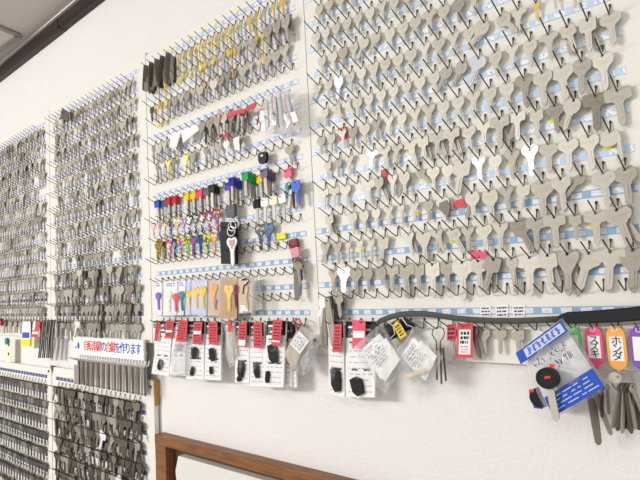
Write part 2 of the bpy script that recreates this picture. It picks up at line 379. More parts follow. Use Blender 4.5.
HALF['P'] = None
def outline(kind):
    if kind == 'P':
        return arc(-2, -7.5, 13, 72, 318, 20, 11)[::1] + [(4.0, -38), (7.5, -43), (12, -38), (12, -18), (12.4, -8), (9.5, 1.5)]
    h = HALF[kind]; return h + [(-x, z) for x, z in reversed(h) if abs(x) > .01]

def detail(mb, kind, th):
    """raised bar of stamping on the bow and ridge along the blade, both faces"""
    y = th / 2
    for s in (-1, 1):
        def bx(x0, x1, z0, z1, h): mb.box(x0 * .001, x1 * .001, s * (y - .0001), s * (y + h), z0 * .001, z1 * .001)
        if kind in 'RHTOSD':
            w = dict(R=5, H=6, T=9, O=8, S=6, D=5)[kind]
            bx(-w, w, -6.6, -4.9, .0005); bx(-w * .8, w * .8, -9.6, -8.2, .0005)
        if kind == 'P': bx(-9, 4, -8, -6.6, .00025); bx(7.6, 8.6, -36, -18, .0003)
        elif kind in 'LE': pass
        else: bx(-1.1, 1.1, -34, -18 if kind != 'D' else -22, .0005)

def key_mesh(kind, sx=1.0, th=.0021, fine=True):
    pts = outline(kind)
    if fine:
        c = bpy.data.curves.new('k', 'CURVE'); c.dimensions = '2D'; c.fill_mode = 'BOTH'; c.extrude = (th - .0005) / 2; c.bevel_depth = .00025; c.bevel_resolution = 0
        hole = [(1.9 * math.cos(a), 1.9 * math.sin(a)) for a in [-2 * math.pi * i / 10 for i in range(10)]]
        if kind == 'C': hole = [(x * .8, z - 1.6) for x, z in hole]
        a = sum(pts[i][0] * pts[(i + 1) % len(pts)][1] - pts[(i + 1) % len(pts)][0] * pts[i][1] for i in range(len(pts)))
        for pl_ in (pts if a > 0 else pts[::-1], hole):
            s = c.splines.new('POLY'); s.points.add(len(pl_) - 1); s.use_cyclic_u = True
            for q, (x, z) in zip(s.points, pl_): q.co = (x * .001, z * .001, 0, 1)
        o = bpy.data.objects.new('k', c); COL.objects.link(o)
        m0 = bpy.data.meshes.new_from_object(o.evaluated_get(bpy.context.evaluated_depsgraph_get())); bpy.data.objects.remove(o)
        mb = MB(); mb.add([(v.co.x, -v.co.z, v.co.y) for v in m0.vertices], [tuple(p.vertices) for p in m0.polygons])
        detail(mb, kind, th)
    else:
        mb = MB().prism([(x * .001, z * .001) for x, z in pts], -th / 2, th / 2)
    return mb

KM = {k: key_mesh(k).mesh('key') for k in list(HALF)}
for k in KM: KM[k].materials.append(M['nickel'])
LOW = {}
for k in HALF:
    mb = key_mesh(k, fine=False); LOW[k] = (mb.v, mb.f)
SHAPE = dict(R='round-bow', C='lobed-bow', H='hexagon-bow', T='T-bow', O='oval-bow', S='square-bow', A='winged-bow', D='tapering-bow', P='offset-bow', N='narrow', L='long', B='flat', E='slim')
LOOK = dict(nickel='nickel', bright='bright silver', steel='dull steel', grey='grey', dark='dark', brass='brass', silverblue='bluish silver')

def key_matrix(bd, r, k, out, tilt, yaw, lean, sc, du=0, dv=0):
    u, v = hook_pos(bd, r, k); p = W(u + du, v + dv, out); p.z += wire_at(out) - .0011
    return Matrix.Translation(p) @ Matrix.Rotation(R_(yaw), 4, 'Z') @ Matrix.Rotation(R_(-tilt), 4, 'Y') @ Matrix.Rotation(R_(lean), 4, 'X') @ Matrix.Scale(sc, 4)

ROWWORD = lambda r: ORD[r] + ' hook row from bottom'
def key(name, label, group, km, m, mw):
    o = bpy.data.objects.new(name, km); COL.objects.link(o); o.matrix_world = mw
    if m is not km.materials[0]:
        o.material_slots[0].link = 'OBJECT'; o.material_slots[0].material = m
    tag(o, label, 'key', group); return o

def place(bd, name, r, k, kind, m='nickel', out=7, tilt=None, sc=1.0, where='', group='', behind=False, dv=0, du=0, yaw=None, lean=None):
    tilt = rnd.uniform(-5, 5) if tilt is None else tilt
    yaw = rnd.uniform(-7, 7) if yaw is None else yaw; lean = rnd.uniform(-3, 3) if lean is None else lean
    mw = key_matrix(bd, r, k, out, tilt, yaw, lean, sc, du, dv)
    lab = f"{'rear ' if behind else ''}{LOOK[m]} {SHAPE[kind]} key on {ORD[k + 19]} hook from left, {ORD[r]} row up, {where}"
    return key(name, lab, group, KM[kind], M[m], mw)

# ------------------------------------------------------------------ right board, key by key: kind [material] [tilt] ; '.' an empty hook ; '+' a second key behind
MC = dict(w='bright', d='steel', b='brass', s='silverblue', g='grey')
ROWS = {
 2: "Cg H30 R Og20 Og Rg25 Tg H Tg:6 Sg+ . Hw+ Sg Sg-22+ Nd . T+ Sg+ D+ Og20 H Og",
}
def row(r, txt, yoff=0):
    ks = txt.split(); assert len(ks) == 20, (r, len(ks))
    for i, tk in enumerate(ks):
        if tk == '.': continue
        k = i - 19; kind = tk[0]; rest = tk[1:]; m = 'nickel'; two = rest.endswith('+'); rest = rest.rstrip('+')
        sc = 1.0
        if '*' in rest: rest, s_ = rest.split('*'); sc = float(s_)
        sc *= .95 if r <= 2 else .89
        if rest and rest[0] in MC: m = MC[rest[0]]; rest = rest[1:]
        if m == 'nickel' and rnd.random() < .12: m = 'grey'
        tl = float(rest) if rest else rnd.uniform(-4, 4)
        if two:
            place('D', 'car_key', r, k, kind, 'grey' if m != 'steel' else 'steel', 7, tl + rnd.choice((-22, 20, 14, -12)), sc * .97, 'right board', 'nickel keys on the right board', True)
        place('D', 'car_key', r, k, kind, m, 11.5 if two else 8, tl, sc, 'right board', 'nickel keys on the right board')
#        -19 -18 -17 -16 -15 -14 -13 -12 -11 -10 -9 -8 -7 -6 -5 -4 -3 -2 -1 0
row(0,  ". . . . . . . . . . . Hg2*.85 Hg-3*.8 Sg*.9 . . . . . .")
row(1,  ". Sd . . . . . . . . . . . . . . . . . .")
row(2,  "Cg*1.1 Cw-4*1.3 Hg*1.1 Rg Rg24*1.05 Tg Tg2*1.25 Sg*1.05 S*1.3 Sg*1.1 H-2*1.38 S*1.1 Sg-20*1.2+ Nd*1.3 T*1.28 S*1.15+ D*1.25+ O-18*1.25 T-8*1.22 Rg*1.35")
row(3,  "Dg*.9+ Dg*.9 N N N*1.1 S-14*1.25 . C10+ D*1.2 C18+ Sd26*1.1 Cg O C*1.1 Sd22*1.25 T*1.05 T*1.05+ Sg*.85 T*1.05 O14*1.25+")
row(4,  "S+ . R R*1.05 R*.9 C*.9 N C*.8 R*.9 O*.95 . R*1.1+ R*1.25 Cg S-12*.95 H*1.3 H*1.1+ N-42 O*1.15 Hd*1.2")
row(5,  "T*.85 T*.85 H . T*1.05 R+ C R*1.05+ S42*.8 H R S-14*1.45 Cw R Cg*1.1 Cw*1.15 O O*1.05 H*1.1 P*1.05")
row(6,  "R*.85 R*.85 C*.95 . As-8 A6 Ad-8 A12*1.2 S+ T+ T+ O*1.0 A T*1.1+ T*.95+ S Od*.95 R-22*1.1+ Td*1.15 T*1.15")
row(7,  "R*.9 Rd*.95 C*.9 R R C C*.95 R*.95 C*1.05 C*1.1 R R C*1.05 R R*1.05 C*1.2 H*1.2 O*1.2 H*1.1 H*1.15")
row(8,  "R*.9 D30*.9 C32 R R R R R*.95 R R R-34 R-36 Hs-24*1.15 R C*.9 R A S12+ S*1.1+ O*1.05")
row(9,  "S-38*.95 R Rs-10*1.15 R R D R R R*1.05 C H C R*.9 R-38*1.15 R36*1.1 A Nb*.7 N*.5 N*.7 N*.65")
row(10, "R R R R R-32 R-34 R R R A*1.1 R R C . . . . . . .")
row(11, "R R R R R R C R R*1.0 C . . . . . . . . . .")
row(12, "R R R R . . . . . . . . . . . . . . . .")
ZOOM = None
# the last hook of the bottom row carries a bunch
def bunch(label, loc, keys, ring_r, cat='key bunch', ring=True):
    t = T('key_bunch', label, cat, loc)
    if ring:
        pts = [loc + Vector((ring_r * math.cos(a), -.001 * math.sin(a * 2), -ring_r + ring_r * math.sin(a))) for a in [2 * math.pi * i / 18 for i in range(18)]]
        t.part('ring', MB().tube(pts, .0009, 6, closed=True), M['grey'], smooth=True)
    for kind, m, tilt, sc, dx, dy, dz, yaw in keys:
        o = link('key', KM[kind], M[m], t.e); o.matrix_local = Matrix.Translation((dx, dy, dz)) @ Matrix.Rotation(R_(yaw), 4, 'Z') @ Matrix.Rotation(R_(-tilt), 4, 'Y') @ Matrix.Scale(sc, 4)
    return t
p = PX(329, 297, 14)
ks = [('B', ('nickel', 'steel', 'grey', 'dark')[i % 4], -13 + i * 4.2, 1.2 + .06 * (i % 2), .001 * i, -.002 * i, -.006, 35 - 8 * i) for i in range(7)]
ks += [('R', 'bright', -22, .8, -.004, -.010, -.004, 5), ('T', 'dark', 2, 1.15, .012, .002, -.003, 50), ('S', 'grey', 5, 1.0, .024, -.004, .004, 0)]
bunch('bunch of long flat silver keys on lowest left hook of right board, above red tag', p, ks, .009)

# ------------------------------------------------------------------ middle board
CB = 'middle board'; CG = 'metal keys on the middle board'
def ckey(r, k, kind, m, out=7, tilt=None, sc=1.0, behind=False, **kw): return place('C', 'house_key', r, k, kind, m, out, tilt, sc, CB, CG, behind, **kw)
# top left: thick sheaves of dark lever keys
for k in (-19, -18, -17, -16, -15):
    for j in range(4):
        o = ckey(13, k, 'B', ('dark', 'steel', 'grey', 'dark')[j], 8 + j * 5.5, rnd.uniform(-9, 3), .95, False, yaw=rnd.uniform(45, 75))
        o['label'] = f"dark flat bar key, {('innermost', 'second', 'third', 'outermost')[j]} on {ORD[k + 19]} hook from left, top row of middle board"
for k in range(-14, 1):
    ckey(13, k, 'L' if k % 4 else 'N', 'brass' if k % 3 != 1 or k < -6 else 'grey', 10, rnd.uniform(-3, 7), rnd.uniform(.92, 1.05))
    if k > -12 and k % 2: ckey(12, k, 'L', 'brass' if k % 4 == 1 else 'grey', 9, rnd.uniform(-6, 8), .95)
    elif k > -13: ckey(12, k, rnd.choice('RNSC'), 'grey', 9, rnd.uniform(-5, 9), 1.05)
for k in (-18, -17): ckey(12, k, 'L', 'brass', 12, rnd.uniform(-3, 3), .95)
for k in range(-19, 1):
    if k in (-19, -18, -17): ckey(11, k, ('S', 'L', 'L')[k + 19], ('dark', 'brass', 'brass')[k + 19], 10, 0, .85)
    else: ckey(11, k, rnd.choice('NRSCNR'), 'steel' if -8 <= k <= -6 else rnd.choice(('grey', 'grey', 'nickel')), 9, rnd.uniform(-6, 6), 1.05)
for k in (-2, -1, 0): ckey(12, k, 'R', 'grey', 18, 8, 1.15, True)
# second block: small silver and brass keys, red ribbons, clear bags
for k, kd, m in ((-19, 'N', 'grey'), (-18, 'R', 'nickel'), (-17, 'C', 'nickel'), (-16, 'N', 'grey'), (-15, 'S', 'nickel')):
    ckey(9, k, kd, m, 9, rnd.uniform(-6, 6), 1.1)
for k, kd, m in ((-19, 'N', 'grey'), (-18, 'N', 'nickel'), (-17, 'N', 'brass'), (-16, 'N', 'steel'), (-14, 'N', 'brass'), (-13, 'S', 'grey'), (-11, 'N', 'grey'), (-10, 'N', 'nickel')):
    ckey(8, k, kd, m, 9, rnd.uniform(-6, 6), 1.1)
for k, kd, m in ((-10, 'S', 'steel'), (-9, 'R', 'grey'), (-8, 'T', 'nickel'), (-7, 'R', 'grey'), (-6, 'H', 'nickel'), (-5, 'S', 'nickel')):
    ckey(9, k, kd, m, 14, rnd.uniform(-14, 10), 1.05); ckey(9, k, 'R', 'grey', 8, rnd.uniform(-20, 20), .95, True)
for k, kd, m in ((-10, 'R', 'grey'), (-9, 'H', 'steel'), (-8, 'D', 'grey'), (-7, 'S', 'nickel'), (-6, 'R', 'steel'), (-5, 'N', 'grey')):
    o = ckey(9, k, kd, m, 24, rnd.uniform(-16, 14), 1.15); o['label'] = f"{LOOK[m]} {SHAPE[kd]} key, outermost on {ORD[k + 19]} hook of the red-ribboned cluster, middle board"
for k in (-9, -8, -6): ckey(8, k, rnd.choice('RSC'), 'bright' if k == -8 else 'grey', 12, rnd.uniform(-14, 14), .9)
ckey(7, 0, 'O', 'grey', 9, 6, .9)
# coloured plastic heads
HEADP = [(-8.5, 4.5), (8.5, 4.5), (10, 2.5), (10, -10), (8, -13), (-8, -13), (-10, -10), (-10, 2.5)]
BLADEP = [(-3.8, -10), (3.8, -10), (3.8, -44), (1, -48), (-3.8, -43)]
HM = MB().prism([(x * .001, z * .001) for x, z in HEADP], -.0028, .0028).mesh('head'); HM.materials.append(M['p_blue'])
BM_ = MB().prism([(x * .001, z * .001) for x, z in BLADEP], -.0011, .0011).box(-.0009, .0009, -.0014, .0014, -.042, -.013).mesh('blade'); BM_.materials.append(M['nickel'])
COLW = dict(p_blue='blue', p_navy='navy blue', p_red='red', p_yel='yellow', p_pink='pink', p_green='green', p_purp='dark purple', p_grey='slate grey', black='black', p_white='white', cream='cream', p_teal='teal')
def headed(bd, r, k, m, out, tilt, sc, label):
    t = bpy.data.objects.new('plastic_head_key', None); COL.objects.link(t); t.empty_display_size = .01
    t.matrix_world = key_matrix(bd, r, k, out, tilt, rnd.uniform(-8, 2), 0, sc, 4, 3)
    link('head', HM, M[m], t); link('blade', BM_, M['nickel'], t)
    tag(t, label, 'key', 'keys with coloured plastic heads'); return t
SEQ = [(-19, 'p_blue', 2), (-18, 'p_grey', 1), (-17, 'p_red', 2), (-16, 'p_red', 2), (-14, 'p_yel', 2), (-13, 'p_yel', 2), (-12, 'p_pink', 2), (-11, 'p_grey', 2), (-10, 'black', 3), (-8, 'p_navy', 2), (-7, 'p_navy', 4), (-5, 'p_green', 5), (-4, 'p_yel', 2), (-3, 'p_purp', 4), (-1, 'p_pink', 1)]
for k, m, n in SEQ:
    for j in range(n):
        pos = '' if n == 1 else (' frontmost' if j == n - 1 else (' rearmost' if j == 0 else f' {ORD[j]} from rear'))
        headed('C', 6, k, m, 8 + j * 5.2, rnd.uniform(-3, 6), 1.0, f"key with {COLW[m]} plastic head,{pos or ' alone'} on {ORD[k + 19]} hook of the coloured-head row")
for k, m in ((-7, 'p_white'), (-4, 'black'), (-3, 'p_white'), (-2, 'cream'), (-1, 'p_white')):
    headed('C', 5, k, m, 12, rnd.uniform(-3, 5), 1.0, f"slim key with {COLW[m]} head, {ORD[k + 19]} hook of row below the coloured heads")
# printed keys: whole head and blade in a printed pattern
PK = key_mesh('H', th=.0024).mesh('printed_key'); PK.materials.append(M['p_blue'])
def printed(r, k, cols, label, out=14, tilt=None, sc=.95, j=0):
    m = pattern('print', *cols[:2], 190, cols[2] if len(cols) > 2 else None)
    o = bpy.data.objects.new('printed_key', PK); COL.objects.link(o); o.matrix_world = key_matrix('C', r, k, out, rnd.uniform(-5, 5) if tilt is None else tilt, rnd.uniform(-8, 8), 0, sc)
    o.material_slots[0].link = 'OBJECT'; o.material_slots[0].material = m
    tag(o, label, 'key', 'keys printed all over with patterns'); return o
wh, bk, rd, bl, nv, ye, li, pu, og, pk, si, gd, te = (.8, .8, .8), (.02, .02, .02), (.6, .04, .06), (.03, .12, .5), (.03, .04, .16), (.75, .55, .05), (.45, .60, .03), (.14, .05, .2), (.75, .36, .08), (.75, .2, .4), (.4, .39, .38), (.42, .30, .05), (.02, .12, .18)
up = 'upper printed-key row'; lo = 'lower printed-key row'
printed(5, -19, [rd, wh], f'short red and white printed key, leftmost of the {up}', sc=.7)
for k, cols, w in ((-17, [og, bl, wh], 'orange, blue and white'), (-16, [si, nv], 'silver and navy'), (-15, [ye, wh, si], 'yellow and white'), (-14, [wh, bl, pk], 'white, blue and pink'), (-13, [bk, wh], 'black and white'), (-12, [bk, wh, si], 'black, white and silver'), (-11, [bk, rd, wh], 'black and red'), (-10, [rd, bl, wh], 'red, blue and white'), (-9, [rd, li, bl], 'red, green and blue')):
    printed(5, k, cols, f'{w} printed key, {ORD[k + 19]} hook of the {up}')
for j, k in enumerate((-19, -18, -18)):
    printed(4, k, [gd, bk, (.30, .20, .03)], f"gold and black printed key, {('leftmost', 'middle', 'rightmost')[j]} of three at left of the {lo}", out=(12, 10, 24)[j] , tilt=(-4, 6, 2)[j])
for k, cols, w in ((-17, [pk, rd, wh], 'pink and red'), (-16, [nv, (.06, .07, .22), si], 'navy'), (-15, [ye, rd, bl], 'yellow, red and blue'), (-14, [li, bk, (.3, .5, .05)], 'lime and black'), (-13, [pu, (.25, .06, .25)], 'purple'), (-12, [te, nv], 'teal and navy'), (-11, [li, ye, bk], 'lime and yellow'), (-10, [og, wh, og], 'orange'), (-9, [bl, nv], 'royal blue')):
    printed(4, k, cols, f'{w} printed key, {ORD[k + 19]} hook of the {lo}')
printed(4, -4, [bk, si, bk], 'black and silver patterned key hanging alone right of the black key case', sc=1.1)
printed(4, -3, [te, bl, nv], 'teal patterned key with yellow edge, right of the black patterned key', sc=1.0)
o = tag(link('yellow_card', MB().box(-.010, .014, -.0006, .0006, -.020, -.008).mesh('yellow_card'), M['yellow'], None, PX(280, 229, 6)), 'small yellow card behind the black and silver patterned key', 'card')
# black key fob alone above the coloured heads
p = PX(263.5, 153, 16); t = T('key_fob', 'round black car key head on a ring above the yellow-headed key', 'key fob', p)
t.part('body', MB().prism([(p.x + x * .001, p.z + z * .001) for x, z in [(-8, 1), (8, 1), (11.5, -3), (11.5, -14), (8, -21), (-8, -21), (-11.5, -14), (-11.5, -3)]], p.y - .005, p.y + .003), M['black'])
t.part('logo_plate', MB().box(p.x - .003, p.x + .003, p.y - .0056, p.y - .005, p.z - .008, p.z - .004), M['white'])
t.part('ring', MB().tube([p + Vector((.006 * math.cos(a), 0, .001 + .006 * math.sin(a))) for a in [i * math.pi / 7 for i in range(14)]], .0007, 5, True), M['grey'])
# blue long key and companions at the right end
p = PX(291, 171, 14); t = T('key_bunch', 'bunch at right end of coloured-head row with a long blue key', 'key bunch', p)
t.part('cord', MB().tube([p, p + Vector((.003, -.002, -.014)), p + Vector((.010, -.004, -.026))], .0006, 5), M['grey'])
o = link('key', KM['S'], M['p_blue'], t.e); o.matrix_local = Matrix.Translation((.016, -.006, -.026)) @ Matrix.Rotation(R_(-8), 4, 'Y') @ Matrix.Scale(1.05, 4); o['label'] = 'blue coated key'
for dx, tl, m in ((-.012, -26, 'p_teal'), (-.006, -12, 'nickel'), (.000, -2, 'black'), (.004, 0, 'tan')):
    o = link('key', KM['N'], M[m], t.e); o.matrix_local = Matrix.Translation((dx + .004, .002, -.024)) @ Matrix.Rotation(R_(-tl), 4, 'Y') @ Matrix.Scale(1.2, 4)
# maroon and rose cluster
p = PX(294, 238, 12); t = T('key_bunch', 'bunch with maroon and dusty rose key heads, right edge of the middle board', 'key bunch', p)
t.part('cord', MB().tube([p + Vector((0, 0, .012)), p, p + Vector((.002, -.002, -.008))], .0006, 5), M['grey'])
for dx, dz, tl, m in ((-.004, -.006, 4, 'p_maroon'), (.006, -.024, 8, 'p_rose')):
    o = link('key_head', HM, M[m], t.e); o.matrix_local = Matrix.Translation((dx, -.004 * dx / .006, dz)) @ Matrix.Rotation(R_(-tl), 4, 'Y') @ Matrix.Scale(1.05, 4)
for i, (dx, dz, tl) in enumerate(((.002, -.038, 6), (.008, -.044, 2), (.014, -.042, 8), (.012, -.052, -2), (.018, -.050, 4))):
    o = link('key', KM['B' if i % 2 else 'N'], M[('p_maroon', 'nickel', 'dark', 'steel', 'grey')[i]], t.e); o.matrix_local = Matrix.Translation((dx, -.003 * i, dz)) @ Matrix.Rotation(R_(30), 4, 'Z') @ Matrix.Rotation(R_(-tl), 4, 'Y') @ Matrix.Scale(1.0, 4)
# black key case with chrome rings hanging left of centre
p = PX(231, 206, 20); t = T('key_case', 'black key case with chrome rings and white key, between the printed keys and empty hooks', 'key case', p)
q = [PX(x, y, 18) for x, y in ((223, 222), (238, 222), (238.5, 264), (224, 264))]
t.part('case', MB().slab(q, .008), M['black'])
t.part('cap', MB().prism([(p.x + x * .001, p.z + z * .001) for x, z in [(-12, 2), (12, 2), (15, -6), (14, -24), (-12, -24), (-15, -6)]], p.y - .004, p.y + .004), M['p_grey'])
c = PX(232, 226, 32)
for i, (dx, dz) in enumerate(((0, 0), (.007, .004), (-.006, -.010))):
    t.part('ring', MB().tube([c + Vector((dx + .012 * math.cos(a), .001 * i, dz + .010 * math.sin(a))) for a in [j * math.pi / 10 for j in range(20)]], .0011, 6, True), M['bright'], smooth=True)
o = link('key', KM['C'], M['p_white'], t.e); o.matrix_local = Matrix.Translation(PX(232, 241, 34) - p) @ Matrix.Scale(1.35, 4); o['label'] = 'white key with lobed bow'
o = link('head_cover', MB().prism([(x * .001, z * .001) for x, z in [(-8, 2), (8, 2), (7, -8), (0, -12), (-7, -8)]], -.0016, 0).mesh('head_cover'), M['p_rose'], t.e); o.location = PX(232, 241, 35.5) - p

# ------------------------------------------------------------------ packets
def lerp(q, s, t_):
    TL, TR, BR, BL = q; return TL * (1 - s) * (1 - t_) + TR * s * (1 - t_) + BR * s * t_ + BL * (1 - s) * t_
def sub(q, s0, s1, t0, t1): return [lerp(q, s0, t0), lerp(q, s1, t0), lerp(q, s1, t1), lerp(q, s0, t1)]
def fwd(q, d): return [p - Vector((0, d, 0)) for p in q]
def print_lines(mb, q, rows, seed, d, t0=.1, t1=.9, s0=.1, s1=.9, h=.3):
    g = random.Random(seed); n = len(rows) if isinstance(rows, list) else rows
    for i in range(n):
        s = s0 + g.uniform(0, .08)
        while s < s1 - .05:
            w = g.uniform(.06, .22); e = min(s + w, s1); tt = t0 + (t1 - t0) * (i + .5) / n; hh = (t1 - t0) / n * h
            mb.slab(fwd(sub(q, s, e, tt - hh, tt + hh), d), .0002); s = e + g.uniform(.03, .1)
    return mb
FOBP = [(-.42, .5), (.1, .55), (.5, .3), (.46, -.1), (.3, -.55), (-.2, -.6), (-.5, -.25)]
def fob_part(t, c, w, h, m=None, rot=0):
    ca, sa = math.cos(R_(rot)), math.sin(R_(rot)); pts = []
    for x, z in FOBP:
        x *= w; z *= h; pts.append((c.x + x * ca - z * sa, c.z + x * sa + z * ca))
    o = t.part('key_fob', MB().prism(pts, c.y - .006, c.y + .001), m or M['charcoal'], label='black key fob seen through the packet')
    bv = MB()
    for dz in (.22, -.08, -.36): bv.box(c.x - w * .2, c.x + w * .22, c.y - .0066, c.y - .006, c.z + dz * h, c.z + (dz + .16) * h)
    link('button', bv.mesh('button', t.loc), M['black'], o)
def packet(label, quad, out, tagq=None, tagm='red', fobs=(), header=.22, seed=1, sticker=None, th=.004, group='fob packets with red tags', extra=None):
    q = [PX(x, y, out) for x, y in quad]
    top = (q[0] + q[1]) / 2
    t = T('fob_packet', label, 'packet', top, group)
    t.part('card', MB().slab(q, th), M['white'])
    if header:
        hq = fwd(sub(q, 0, 1, 0, header), th); ho = t.part('header', MB().slab(hq, .0006), M['black'], label='black printed header')
        mb = MB(); g = random.Random(seed + 50)
        for s, tt in ((.08, .3), (.55, .45), (.2, .7)): mb.slab(fwd(sub(hq, s, s + .3, tt, tt + .12), .0006), .0002)
        link('header_print', mb.mesh('header_print', t.loc), M['white'], ho)
    t.part('print', print_lines(MB(), q, 9, seed, th, header + .06, .97, .08, .92, .08), M['greyink'])
    mb = MB()
    for s, tt in ((.12, header + .05), (.52, header + .05), (.2, .63), (.62, .63)): mb.slab(fwd(sub(q, s, s + .22, tt, tt + .025), th), .0003)
    t.part('print', mb, M['ink'])
    for (x, y, w, h, rot) in fobs: fob_part(t, PX(x, y, out + th * 1000), w * .001, h * .001, rot=rot)
    t.part('sleeve', MB().pillow(fwd(sub(q, -.03, 1.03, -.02, 1.02), th * .5), .016, 6, 10, .12, seed), M['sleeve'], smooth=True)
    if tagq:
        tq = [PX(x, y, out + 14) for x, y in tagq]
        to = t.part('price_tag', MB().slab(tq, .0007), M[tagm], label='red tag' if tagm == 'red' else 'rose and white tag')
        link('tag_print', print_lines(MB(), tq, 7, seed + 9, .0007, .08, .92, .15, .85, .2).mesh('tag_print', t.loc), M['ink'] if tagm == 'red' else M['pinkred'], to)
        if sticker: link('tag_label', MB().slab(fwd(sub(tq, .08, .92, *sticker), .0009), .0003).mesh('tag_label', t.loc), M['white'], to)
        hole = lerp(tq, .5, .06); link('tie', MB().tube([hole, hole + Vector((0, .006, .006)), hole + Vector((.001, .012, .002))], .0005, 5).mesh('tie', t.loc), M['grey'], to)
    return t
row0 = 'bottom row of middle board'
packet('white fob packet behind the leftmost red tag, edge of the middle board', [(155, 321), (163, 321), (164, 352), (156, 352)], 12, [(156, 322), (160.5, 322), (160, 341), (154.5, 341)], seed=31)
packet('tilted white fob packet with red tag, leftmost large packet of the middle board', [(161, 321), (174, 321.5), (170, 375.5), (153, 373)], 20, [(166.5, 320), (173.5, 320.5), (172.5, 338), (165, 338)], fobs=[(161.5, 364.5, 16, 22, -30)], seed=2, sticker=(.55, .68))
t = packet('narrow clear packet of folded white papers with a plain red tag, second large packet', [(177, 320), (188, 320), (187, 374), (171.5, 374)], 22, [(179, 319.5), (188, 320.5), (185.5, 342), (176, 341)], header=.12, seed=3, th=.006)
t.part('bag', MB().pillow([PX(x, y, 33) for x, y in ((174, 340), (188, 341), (187, 376), (170, 376))], .016, 10, 12, .5, 5), M['hazy'], smooth=True)
t.part('folded_paper', MB().pillow([PX(x, y, 27) for x, y in ((176, 343), (187, 344), (184, 352), (174, 352))], .008, 8, 8, .9, 8), M['p_grey'], label='dark creased slip')
packet('white packet with two black fobs, red tag with a white label across its middle', [(189.5, 321), (206, 321), (205, 379), (187.5, 378.5)], 20, [(194, 322), (202.5, 322), (201, 344), (192.5, 344)], fobs=[(196, 352.5, 23, 24, 0), (193.8, 371, 11, 18, -25)], seed=4, sticker=(.40, .55))
packet('white packet with angular black fob, red tag without white label, beside the crumpled bags', [(207.5, 321.5), (222.5, 322), (222.3, 380), (206, 379)], 20, [(208.5, 321.5), (217.5, 322), (217.5, 344.5), (209, 344)], fobs=[(213.8, 354, 20, 25, 10), (212.5, 370, 9, 15, 0)], seed=5)
for i, (qd, o_) in enumerate((([(224, 322), (231, 320), (238, 364), (229, 368)], 18), ([(229, 322), (236, 321), (240, 356), (234, 362)], 26))):
    t = T('plastic_bag', ('crumpled clear bag between the angular-fob packet and next packet, inner one', 'crumpled clear bag between the two groups of packets, outer one')[i], 'bag', PX(qd[0][0], qd[0][1], o_), 'crumpled clear bags')
    t.part('bag', MB().pillow([PX(x, y, o_) for x, y in qd], .014, 10, 14, .8, 20 + i), M['hazy'], smooth=True)
    t.part('paper', MB().pillow([PX(x, y, o_) for x, y in [(a * .8 + .2 * 232, b_ * .85 + .15 * 345) for a, b_ in qd]], .006, 8, 10, 1.2, 23 + i), mat('kraft_slip', (.50, .44, .34) if i else (.58, .57, .54), .6))
tag(link('red_clip', MB().box(-.006, .006, -.002, .002, -.020, .002).mesh('red_clip'), M['red'], None, PX(230, 322, 30)), 'small red clip on the crumpled bags, bottom row', 'clip')
packet('white packet with rounded black fob, red tag with white sticker at its lower end', [(237, 322), (251, 322), (250.5, 382.5), (236.5, 382)], 20, [(239, 322), (247, 322.5), (246, 347), (238, 346.5)], fobs=[(242.5, 368.5, 18, 30, -8), (240.5, 378.5, 10, 10, -40)], seed=6, sticker=(.72, .95))
packet('white packet half hidden behind the frontmost one, red tag with printed lettering only', [(251.5, 322), (265, 322), (266, 386), (251.5, 385.5)], 20, [(253.5, 322), (262, 322.5), (262.5, 348.5), (253.5, 347.5)], fobs=[(257.8, 369.5, 14, 27, 8)], seed=7)
for i, (x0_, dx) in enumerate(((284, 8), (290, 7))):
    packet(('bluish backed packet just behind the frontmost packet', 'bluish backed packet nearest the bag with the brown box')[i], [(x0_, 324), (x0_ + dx, 324), (x0_ + dx + 1, 386 + i), (x0_, 386 + i)], 15 - 4 * i, seed=40 + i)
packet('frontmost white packet with round black fob and tall red tag, its sheet fanned left', [(269, 320.5), (287.5, 320.5), (284.5, 387), (264.5, 386)], 27, [(273.5, 319.5), (282.5, 320), (280, 346), (271.5, 345)], fobs=[(274.5, 353, 25, 32, 12), (268.8, 376.5, 9, 20, -10)], seed=8, sticker=(.80, .87))
q = [PX(x, y, 23) for x, y in ((264, 345), (272, 346), (264, 384), (258, 380))]
tag(link('loose_sheet', MB().slab(q, .0008).mesh('loose_sheet'), M['white']), 'loose white sheet slanting from behind the frontmost packet', 'sheet')
t = T('plastic_bag', 'tilted clear bag with brown box and white label at right end of bottom row', 'bag', PX(297, 326, 30), 'crumpled clear bags')
bq = [PX(x, y, 34) for x, y in ((287, 355), (302, 328), (318, 340), (303, 374))]
t.part('bag', MB().pillow(fwd(sub(bq, -.05, 1.1, -.05, 1.08), .003), .026, 12, 14, .25, 33), M['bag'], smooth=True)
t.part('box', MB().slab([PX(x, y, 26) for x, y in ((288, 352), (300, 331), (311, 341), (296, 371))], .010), mat('cardboard', (.45, .38, .28), .7), label='flat brown box')
lq = [PX(x, y, 37.5) for x, y in ((290, 344), (299, 330.5), (309.5, 341), (300, 354))]
lo_ = t.part('label', MB().slab(lq, .0004), M['white']); link('label_print', print_lines(MB(), lq, 4, 4, .0005).mesh('label_print', t.loc), M['greyink'], lo_)
t.part('bag_fold', MB().pillow([PX(x, y, 24) for x, y in ((299, 356), (316, 344), (317, 366), (304, 375))], .02, 8, 10, .8, 36), M['hazy'], smooth=True)
t = T('cord_loop', 'red cord loop hanging beside the tilted clear bag', 'cord', PX(296, 318, 22))
t.part('loop', MB().tube([PX(x, y, 24) for x, y in ((293, 318), (299, 319), (302, 325), (298, 329), (295, 324))], .0018, 6, True), M['red'], smooth=True)
t = T('black_clip', 'black curved clip left of the red cord loop', 'clip', PX(289, 322, 26))
t.part('body', MB().tube([PX(x, y, 27) for x, y in ((286, 322), (291, 323), (293.5, 330), (291, 337), (287, 340))], [.002, .003, .0035, .003, .002], 7), M['black'], smooth=True)

